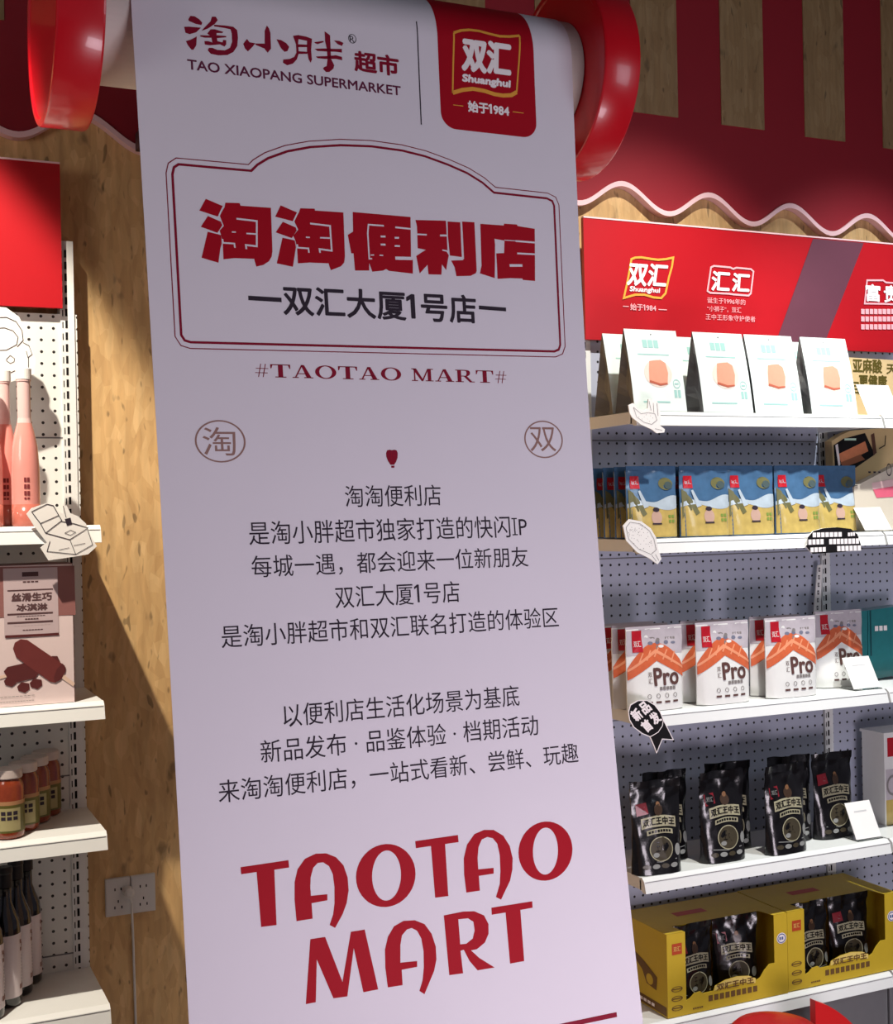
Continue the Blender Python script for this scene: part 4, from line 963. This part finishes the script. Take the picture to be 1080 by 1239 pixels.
def strip_ch(b, loc):
    for k in range(6):
        q = loc((900 + (511 - 2.6 * k) / 5.633, 660 + (160 + 52 * k) / 5.633)); b.rect(q[0] - .003, q[0] + .003, q[1] - .008, q[1] + .004, ident, 1, .001); b.rect(q[0] - .001, q[0] + .001, q[1] - .005, q[1] + .001, ident, 0, .0014)
talker('hanging_strip', a5((503, 135), (531, 130), (522, 470), (475, 472)), -0.03, 'narrow white vertical sign strip beside the slotted upright below the second right shelf', extra=strip_ch)
a6 = s(0, 470, 5.63)
talker('doodle_card', a6((180, 855), (215, 815), (320, 780), (365, 790), (400, 840), (425, 850), (430, 795), (455, 800), (480, 850), (530, 870), (585, 920), (620, 1010), (660, 1075), (600, 1130), (480, 1150), (330, 1172), (275, 1085), (320, 1050), (280, 1000), (235, 940)), YT,
       'white doodle cutout of an open box on the upper left shelf edge',
       [(.0015, a6((215, 840), (320, 788), (362, 798), (400, 865), (275, 920), (215, 840))), (.0015, a6((400, 865), (420, 900), (310, 985))), (.0015, a6((275, 920), (310, 985), (475, 1030), (600, 950), (500, 920), (415, 905))), (.0013, a6((475, 1030), (515, 1130), (630, 1065), (595, 960))), (.0013, a6((340, 1040), (320, 1110), (515, 1130))), (.0013, a6((430, 800), (450, 880))), (.001, a6((500, 1070), (580, 1055))), (.001, a6((400, 1100), (470, 1085))), (.001, a6((440, 985), (480, 965), (515, 980), (480, 1000), (440, 985)))],
       extra=lambda b, loc: b.poly([loc(p) for p in a6((440, 890), (480, 880), (490, 925), (455, 935))], ident, 1, .0009))
a7 = s(0, 360, 7.714)
dk = talker('doodle_card', a7((-150, 130), (-60, 80), (60, 95), (180, 180), (230, 300), (225, 400), (300, 480), (335, 580), (320, 715), (50, 805), (-20, 770), (-150, 770)), -0.1,
       'large white doodle cutout of a round helmeted toy under the left red sign',
       [(.0016, a7((-150, 190), (60, 185), (150, 225), (205, 310), (215, 400), (160, 460))), (.0014, a7((-150, 300), (40, 282), (120, 310), (168, 370), (155, 440), (60, 490), (-150, 500))), (.0013, a7((215, 420), (270, 450), (300, 530), (260, 560), (245, 500))), (.0013, a7((265, 560), (265, 680), (185, 690), (165, 670), (20, 740), (-150, 720))), (.0012, a7((60, 575), (95, 540), (135, 570), (130, 600), (95, 615), (60, 590), (60, 575)))])
b = MB(); b.box(-.004, .004, .004, .0985, -.004, .004); b.build('peg_hook', WHITE, dk)

# ------------------------------------------------------------------ left shelf goods
PKB = mat('pink_drink', (230, 152, 142), 0.15, noise=0.08, coat=0.5); PKL = mat('pink_drink_pale', (232, 196, 192), 0.1, noise=0.03, coat=0.4); PKD = mat('pink_base', (186, 106, 92), 0.2)
def drink(loc, label):
    r = empty('drink_bottle', loc, label, 'bottle', 'pink drink bottles on the upper left shelf')
    b = MB(); b.lathe([(.026, 0), (.029, .004), (.029, .046)], 32, 1); b.lathe([(.029, .046), (.029, .120), (.026, .165), (.020, .195), (.015, .215)], 32, 0, cap=False)
    f = lambda u, v, l: Vector(((.0292 + l) * math.sin(u / .029), -(.0292 + l) * math.cos(u / .029), v))
    for k in range(3): blocks(b, -.006, .006, .092 - .014 * k, .101 - .014 * k, 2, f, 2, .0008, .2)
    blocks(b, -.006, .006, .056, .060, 2, f, 2, .0008)
    b.build('bottle_body', [PKB, PKD, mat('print_maroon', (120, 44, 48), .5)], r, smooth=False)
    for p in r.children[0].data.polygons: p.use_smooth = p.material_index < 2
    b = MB(); b.lathe([(.015, .215), (.0135, .225), (.0135, .300), (.015, .302), (.015, .306)], 24, 0); o = b.build('bottle_neck', PKL, r); o['label'] = 'pale translucent bottle neck'
    b = MB(); b.lathe([(.016, .306), (.016, .328), (.013, .330)], 24, 0); b.build('cap', CARD, r)
    return r
zt = LT[0] + .001
d1 = drink((at(33, 630, -.19)[0] - .002, -.19, zt), 'pink drink bottle nearest the doodle box card on the upper left shelf')
dup(d1, (at(10, 630, -.15)[0] - .004, -.14, zt), 'pink drink bottle in the middle of the three on the upper left shelf')
dup(d1, (at(-14, 630, -.19)[0], -.20, zt), 'pink drink bottle leftmost of three, cut by the left edge, upper left shelf')

# ice-cream carton
xr = at(89, 770, -.235)[0]; zt = LT[1] + .001; hh = at(88, 682, -.235)[1] - zt; ww = .30
ib = empty('dessert_box', (xr - ww, -.235, zt), 'tall pink and brown dessert box showing two chocolate ice pops on the left second shelf', 'box')
b = MB(); b.box(0, ww, 0, .11, 0, hh, 0)
IX = lambda x, y: (lambda q: (q[0] - (xr - ww), q[1] - zt))(at(x / 5.63, 680 + y / 5.63, -.235))
b.poly([IX(-400, 40), IX(505, 25), IX(515, 360), IX(-400, 395)], ident, 1, .0006)
b.poly([IX(20, 45), IX(390, 35), IX(400, 480), IX(30, 510)], ident, 2, .0010)
def itx(t, x0, x1, y0, y1, mi, bold=0.0): p, q = IX(x0, y1), IX(x1, y0); b.text(t, p[0], q[0], p[1], q[1], ident, mi, .0014, bold=bold)
itx('丝滑生巧', 80, 350, 205, 270, 3, .0008); itx('冰淇淋', 115, 320, 280, 335, 3, .0008)
p, q = IX(150, 100), IX(260, 65); b.rect(p[0], q[0], p[1], q[1], ident, 3, .0014)
for x0, x1, y, n_ in ((155, 265, 135, 4), (115, 310, 368, 10), (170, 265, 388, 5), (95, 345, 432, 11), (155, 295, 462, 7), (0, 240, 915, 9), (0, 235, 950, 12)):
    p, q = IX(x0, y + 6), IX(x1, y - 8); blocks(b, p[0], q[0], p[1], q[1], n_, ident, 3 if y < 900 else 6, .0014, .2)
for y0, y1 in ((188, 192), (350, 353), (408, 411)): p, q = IX(50, y1), IX(360, y0); b.rect(p[0], q[0], p[1], q[1], ident, 3, .0013)
b.poly([IX(35, 500), IX(400, 482), IX(402, 497), IX(35, 518)], ident, 4, .0014)
def pop(pts, mi, l): b.poly([IX(*p) for p in pts], ident, mi, l)
pop([(-60, 790), (40, 765), (45, 785), (-60, 815)], 5, .0012)
for c_ in ((70, 815), (160, 855), (245, 830)): pop([(c_[0] - 44, c_[1] - 5), (c_[0] - 15, c_[1] - 38), (c_[0] + 38, c_[1] - 28), (c_[0] + 42, c_[1] + 10), (c_[0] + 10, c_[1] + 36), (c_[0] - 35, c_[1] + 22)], 4, .0013)
pop([(25, 745), (50, 715), (200, 680), (270, 690), (285, 730), (240, 790), (110, 820), (50, 790)], 4, .0014)
pop([(350, 640), (390, 640), (410, 680), (380, 720)], 4, .0014)
pop([(425, 760), (510, 825), (498, 848), (410, 785)], 5, .0014)
pop([(88, 590), (100, 550), (140, 525), (185, 530), (440, 705), (448, 735), (420, 790), (375, 822), (340, 815), (110, 650)], 7, .0016)
pop([(385, 730), (425, 690), (448, 720), (445, 745), (415, 800), (375, 822), (365, 790)], 4, .0018)
b.build('carton', [mat('box_pink', (226, 206, 204), .5, noise=.02), mat('box_brown', (146, 98, 94), .5, noise=.03), mat('box_mauve', (196, 176, 178), .5, noise=.02), mat('box_ink', (86, 58, 60), .6), mat('choc_dark', (92, 42, 42), .4), mat('stick_cream', (226, 196, 176), .6), PTXT, mat('choc', (112, 52, 50), .35, noise=.1)], ib)
b = MB(); b.box(0, ww, 0, .11, hh, hh + .0015); b.box(ww - .0006, ww + .0006, 0, .11, 0, hh); b.build('edge_flap', mat('box_edge', (110, 60, 58), .5), ib)

# jars
SAUCE = mat('red_sauce', (132, 54, 28), .2, noise=.25, scale=120, coat=.7); JLAB = mat('jar_label', (168, 158, 112), .5, noise=.08); LIDW = mat('jar_lid', (206, 192, 186), .35); JGRN = mat('jar_green', (96, 92, 40), .4, noise=.1)
def jar(loc, label):
    r = empty('sauce_jar', loc, label, 'jar', 'red sauce jars on the third left shelf')
    b = MB(); b.lathe([(.026, 0), (.031, .004), (.0315, .010), (.0315, .105), (.028, .116), (.0255, .120), (.0255, .126)], 36, 0); b.build('jar_body', SAUCE, r, smooth=True)
    b = MB(); f = lambda u, v, l: Vector(((.0318 + l) * math.sin(u / .032), -(.0318 + l) * math.cos(u / .032), v))
    b.rect(-.048, .048, .014, .070, f, 0, 0, 24, 1); b.rect(-.022, .022, .018, .064, f, 1, .0005, 12, 1)
    b.rect(-.048, .048, .070, .078, f, 3, .0002, 24, 1)
    for k, ch in enumerate('黄豆酱油'[:3]): b.rect(-.018 + .012 * k, -.009 + .012 * k, .050, .058, f, 2, .001)
    for k in range(3): b.rect(-.018 + .012 * k, -.009 + .012 * k, .040, .047, f, 2, .001)
    b.build('jar_label', [JGRN, JLAB, INK, mat('jar_band', (176, 130, 90), .5)], r)
    b = MB(); b.lathe([(.0275, .122), (.029, .124), (.029, .139), (.027, .141), (.0, .141)], 36, 0, cap=False); b.build('lid', LIDW, r)
    return r
zt = LT[2] + .001
def onz(x, y, z): d = ray(x, y); t = (z - CAM[2]) / d[2]; p = CAM + d * t; return p
jl = [('sauce jar with pale lid at the front of the row on the third left shelf', .268, -.205), ('sauce jar second from the front in the row on the third left shelf', .304, -.150), ('sauce jar third from the front in the row on the third left shelf', .334, -.092), ('sauce jar at the back of the row by the pegboard on the third left shelf', .364, -.036), ('sauce jar cut off by the left edge on the third left shelf', .196, -.20)]
j0 = None
for lb, X, Y in jl:
    if j0 is None: j0 = jar((X, Y, zt), lb)
    else: dup(j0, (X, Y, zt), lb)

# soy sauce bottles
DGL = mat('dark_glass', (20, 16, 17), .1, noise=.1, coat=.8); SLAB = mat('bottle_label', (222, 210, 212), .55, noise=.02)
def soy(loc, label):
    r = empty('sauce_bottle', loc, label, 'bottle', 'dark sauce bottles on the bottom left shelf')
    b = MB(); b.lathe([(.027, 0), (.030, .004), (.0305, .010), (.0305, .158), (.028, .176), (.019, .198), (.0135, .215), (.0128, .260)], 36, 0); b.build('bottle_body', DGL, r, smooth=True)
    b = MB(); f = lambda u, v, l: Vector(((.0308 + l) * math.sin(u / .031), -(.0308 + l) * math.cos(u / .031), v))
    b.rect(-.060, .060, .020, .150, f, 0, 0, 32, 1)
    for (u_, v_) in ((.030, .128), (.037, .120), (.031, .112)): b.rect(u_, u_ + .008, v_, v_ + .008, f, 1, .0005, 2, 1)
    for k in range(9): b.rect(.036, .0385, .100 - .007 * k, .104 - .007 * k, f, 2, .0005)
    blocks(b, .028, .044, .034, .044, 2, f, 1, .0005); b.rect(-.048, -.008, .105, .107, f, 2, .0005, 6, 1); b.rect(-.03, -.012, .04, .055, f, 2, .0005, 4, 1)
    b.build('bottle_label', [SLAB, BROWNINK, PTXT], r)
    b = MB(); b.lathe([(.0155, .246), (.0155, .274), (.0165, .276), (.0165, .286), (.013, .288)], 28, 0); b.build('cap', mat('black_cap', (24, 22, 24), .35), r)
    return r
zt = LT[3] + .001; s0_ = None
for lb, X, Y in (('dark white-labelled sauce bottle at the front of the row, bottom left shelf', .222, -.212), ('dark sauce bottle second from the front of the row on the bottom left shelf', .262, -.155), ('dark sauce bottle third from the front of the row on the bottom left shelf', .290, -.098), ('dark sauce bottle at the back of the row against the pegboard, bottom left shelf', .317, -.038)):
    if s0_ is None: s0_ = soy((X, Y, zt), lb)
    else: dup(s0_, (X, Y, zt), lb)

# ------------------------------------------------------------------ goods and price cards at the right edge
KRAFT = mat('kraft_card', (204, 176, 128), .6, noise=.04); OLI = mat('print_olive_dark', (84, 74, 30), .6)
def flat_pack(name, pts, Y, d, mats, label, cat, deco, z0=None, group=None):
    q = [at(*p, Y) for p in pts]; cx = sum(p[0] for p in q) / len(q); cz = min(p[1] for p in q)
    if z0 is not None:
        dz = z0 - cz; 
    else: dz = 0
    b = MB(); b.plate([(p[0] - cx, max(0.0, p[1] - cz)) for p in q], 0, d, 0)
    L = lambda x, y: (lambda r: (r[0] - cx, r[1] - cz))(at(x, y, Y))
    deco(b, L)
    o = b.build(name, mats, loc=(cx, Y, cz + dz)); return tag(o, label, cat, group)
def dk1(b, L):
    def t(s_, x0, x1, y0, y1, bold=.0012): p, q = L(x0, y1), L(x1, y0); b.text(s_, p[0], q[0], p[1], q[1], ident, 1, .001, bold=bold)
    t('亚麻酸', 1031.5, 1066, 431, 446); t('目', 1031, 1038, 458, 472, .0008); t('更健康', 1039, 1072, 450, 464)
    t('天', 1072, 1084, 437, 448, .0008)
flat_pack('meat_pack', ((1027, 428), (1092, 432), (1092, 503), (1036, 503)), -.10, .05, [KRAFT, OLI], 'kraft snack pack with dark olive characters at the right end of the top shelf', 'snack pack', dk1, RT[0] + .001)
def dk2(b, L):
    b.poly([L(*p) for p in ((1008, 545), (1020, 537), (1046, 530), (1058, 556), (1035, 572), (1010, 577))], ident, 1, .0008)
    b.poly([L(*p) for p in ((1013, 556), (1046, 540), (1050, 552), (1018, 568))], ident, 2, .0012); b.poly([L(*p) for p in ((1016, 566), (1040, 556), (1046, 562), (1020, 572))], ident, 3, .0014)
    b.poly([L(*p) for p in ((1010, 545), (1013, 543), (1016, 568), (1014, 572))], ident, 4, .0014); blocks_p = [L(1021, 539), L(1035, 533)]
    b.rect(blocks_p[0][0], blocks_p[1][0], blocks_p[0][1], blocks_p[0][1] + .006, ident, 5, .0014)
    b.line([L(1071, 533), L(1070, 545), L(1063, 549)], .003, ident, 1, .001)
    b.poly([L(*p) for p in ((1053, 532), (1057, 530), (1060, 554), (1056, 557))], ident, 6, .0014)
flat_pack('sausage_pack', ((1006, 540), (1018, 532), (1030, 527), (1092, 522), (1092, 646), (1012, 647)), -.06, .03, [KRAFT, BLACK, mat('print_sausage', (204, 124, 84), .5, noise=.15, scale=80), mat('print_bun', (150, 90, 60), .5), PRWHITE, mat('print_mint', (190, 220, 200), .5), mat('print_umber', (90, 54, 40), .5)], 'kraft pack with a black panel and sausage picture at the right of the second shelf', 'snack pack', dk2, RT[1] + .001)
def dk3(b, L):
    b.poly([L(*p) for p in ((1055, 598), (1092, 590), (1092, 608), (1060, 610))], ident, 1, .001); b.poly([L(*p) for p in ((1054, 592), (1092, 585), (1092, 594), (1055, 600))], ident, 2, .0014)
    b.disc(*L(1075, 576), .010, .018, ident, 3, .001, 20, hole=.8)
    for x in (1050, 1056, 1062): b.rect(L(x, 580)[0], L(x + 3, 580)[0], L(x, 580)[1], L(x, 578)[1], ident, 3, .001)
PACKC = mat('cream_pack', (206, 196, 178), .55, noise=.03)
flat_pack('dessert_pack', ((1033, 597), (1092, 566), (1092, 648), (1036, 651)), -.19, .03, [PACKC, mat('print_hot_pink', (214, 96, 120), .5), mat('print_blush', (226, 190, 190), .5), INK], 'cream pack with a pink dish picture at the right of the second shelf', 'snack pack', dk3, RT[1] + .001)
TEAL = mat('teal_foil', (36, 116, 120), .3, noise=.15, coat=.4)
def dk4(b, L):
    blocks(b, L(1058, 770)[0], L(1074, 770)[0], L(1058, 770)[1], L(1058, 764)[1], 3, ident, 1, .001); b.rect(L(1052, 760)[0], L(1053.5, 760)[0], L(1052, 800)[1], L(1052, 745)[1], ident, 2, .001)
flat_pack('teal_pack', ((1050, 745), (1092, 739), (1092, 822), (1050, 830)), -.10, .05, [TEAL, PRWHITE, mat('teal_dark', (16, 62, 70), .4)], 'teal packet in front at the right end of the third right shelf', 'snack pack', dk4, RT[2] + .001, 'teal packets on the third right shelf')
flat_pack('teal_pack', ((1030, 745), (1049, 743), (1049, 830), (1030, 832)), -.13, .05, [TEAL, PRWHITE, TEAL], 'narrow teal packet between the last orange bag and the other teal packet', 'snack pack', lambda b, L: b.rect(L(1033, 760)[0], L(1046, 760)[0], L(1033, 800)[1], L(1033, 752)[1], ident, 2, .0008), RT[2] + .001, 'teal packets on the third right shelf')


def price_card(px, py0, py1, Y, zt, label, w=None):
    """a white card leaning back in a clear tent holder"""
    x0, z1 = at(px[0], py0, Y); x1, _ = at(px[1], py0, Y); h = z1 - zt
    r = empty('price_card', ((x0 + x1) / 2, Y, zt), label, 'price card', 'white price cards on the right shelves'); W2 = (x1 - x0) / 2
    b = MB(); f = lambda u, v, l: Vector((u, -.02 + .045 * v / h - l, v + .004))
    b.add([f(-W2, 0, 0), f(W2, 0, 0), f(W2, h, 0), f(-W2, h, 0), f(-W2, 0, -.0015), f(W2, 0, -.0015), f(W2, h, -.0015), f(-W2, h, -.0015)], [(0, 1, 2, 3), (7, 6, 5, 4), (0, 4, 5, 1), (1, 5, 6, 2), (2, 6, 7, 3), (3, 7, 4, 0)])
    b.rect(-W2 * .5, W2 * .5, h * .72, h * .76, f, 1, .0005)
    b.build('card', [CARD, mat('card_print', (198, 198, 198), .6)], r)
    b = MB(); b.add([(-W2, -.026, 0), (W2, -.026, 0), (W2, .04, 0), (-W2, .04, 0), (-W2, -.026, .002), (W2, -.026, .002), (W2, .04, .002), (-W2, .04, .002)], [(0, 3, 2, 1), (4, 5, 6, 7), (0, 1, 5, 4), (1, 2, 6, 5), (2, 3, 7, 6), (3, 0, 4, 7)])
    b.build('holder', CLEAR, r); return r
price_card((1043, 1082), 466, 503, -.20, RT[0] + .001, 'white price card before the kraft pack on the top right shelf')
price_card((1040, 1072), 616, 651, -.219, RT[1] + .001, 'white price card below the pink dish pack on the second right shelf')
price_card((1026, 1058), 799, 833, -.215, RT[2] + .001, 'white price card in front of the teal packets on the third right shelf')
price_card((1029, 1059), 976, 1010, -.215, RT[3] + .001, 'white price card after the last black pouch on the fourth right shelf')
# box on the next bay
x0, _ = at(1071, 1000, -.14); zz = RT[3] + .001; hz = at(1071, 890, -.14)[1] - zz
nb = empty('snack_box', (x0, -.14, zz), 'upright white, red and yellow box cut by the right edge beside the price card', 'box')
b = MB(); b.box(0, .16, 0, .09, 0, hz); b.rect(.004, .158, .0, hz * .28, ident, 1, .0006); b.rect(.004, .158, hz * .28, hz * .62, ident, 2, .0006); b.rect(.012, .15, hz * .76, hz * .97, ident, 3, .0006); b.disc(.03, hz * .44, .024, .03, ident, 4, .0012, 22, hole=.75)
b.build('carton', [PWH, BYEL, PGR, REDTAB, PTXT], nb)
b = MB(); b.box(-.004, .164, -.004, .094, hz, hz + .008); b.build('lid', PWH, nb)

# red things on the floor in front of the bottom shelf
RP = mat('red_plastic', (214, 34, 36), .3, noise=.03)
xc, zc = at(938, 1238, -.60)
st = empty('red_stool', (xc, -.60, 0), 'round red stool top peeping up at the bottom edge below the yellow cartons', 'stool')
b = MB(); b.lathe([(.104, zc - .045), (.106, zc - .03), (.103, zc - .018), (.092, zc - .008), (.06, zc - .002), (.0, zc)], 48, 0, cap=False); b.build('seat', RP, st, smooth=True)
for k in range(4):
    a_ = math.pi / 4 + k * math.pi / 2; b = MB(); b.lathe([(.016, 0), (.014, zc - .032)], 14, 0, c=(.07 * math.cos(a_), .07 * math.sin(a_), 0)); b.build('leg', RP, st)
YD = -.47
x0, z0 = at(986, 1211, YD); x1, z1 = at(1036, 1242, YD)
pts = [(0, 0), (0, z0)] + [((x1 - x0) * t, z0 - .004 - (z0 - z1) * (t ** 1.5)) for t in (.12, .3, .5, .7, .85, 1.0)] + [(x1 - x0, 0)]
b = MB(); b.plate(pts, 0, .02)
o = b.build('display_board', RP, loc=(x0, YD, 0)); tag(o, 'upright red board with curved top corner at the bottom right edge', 'board')
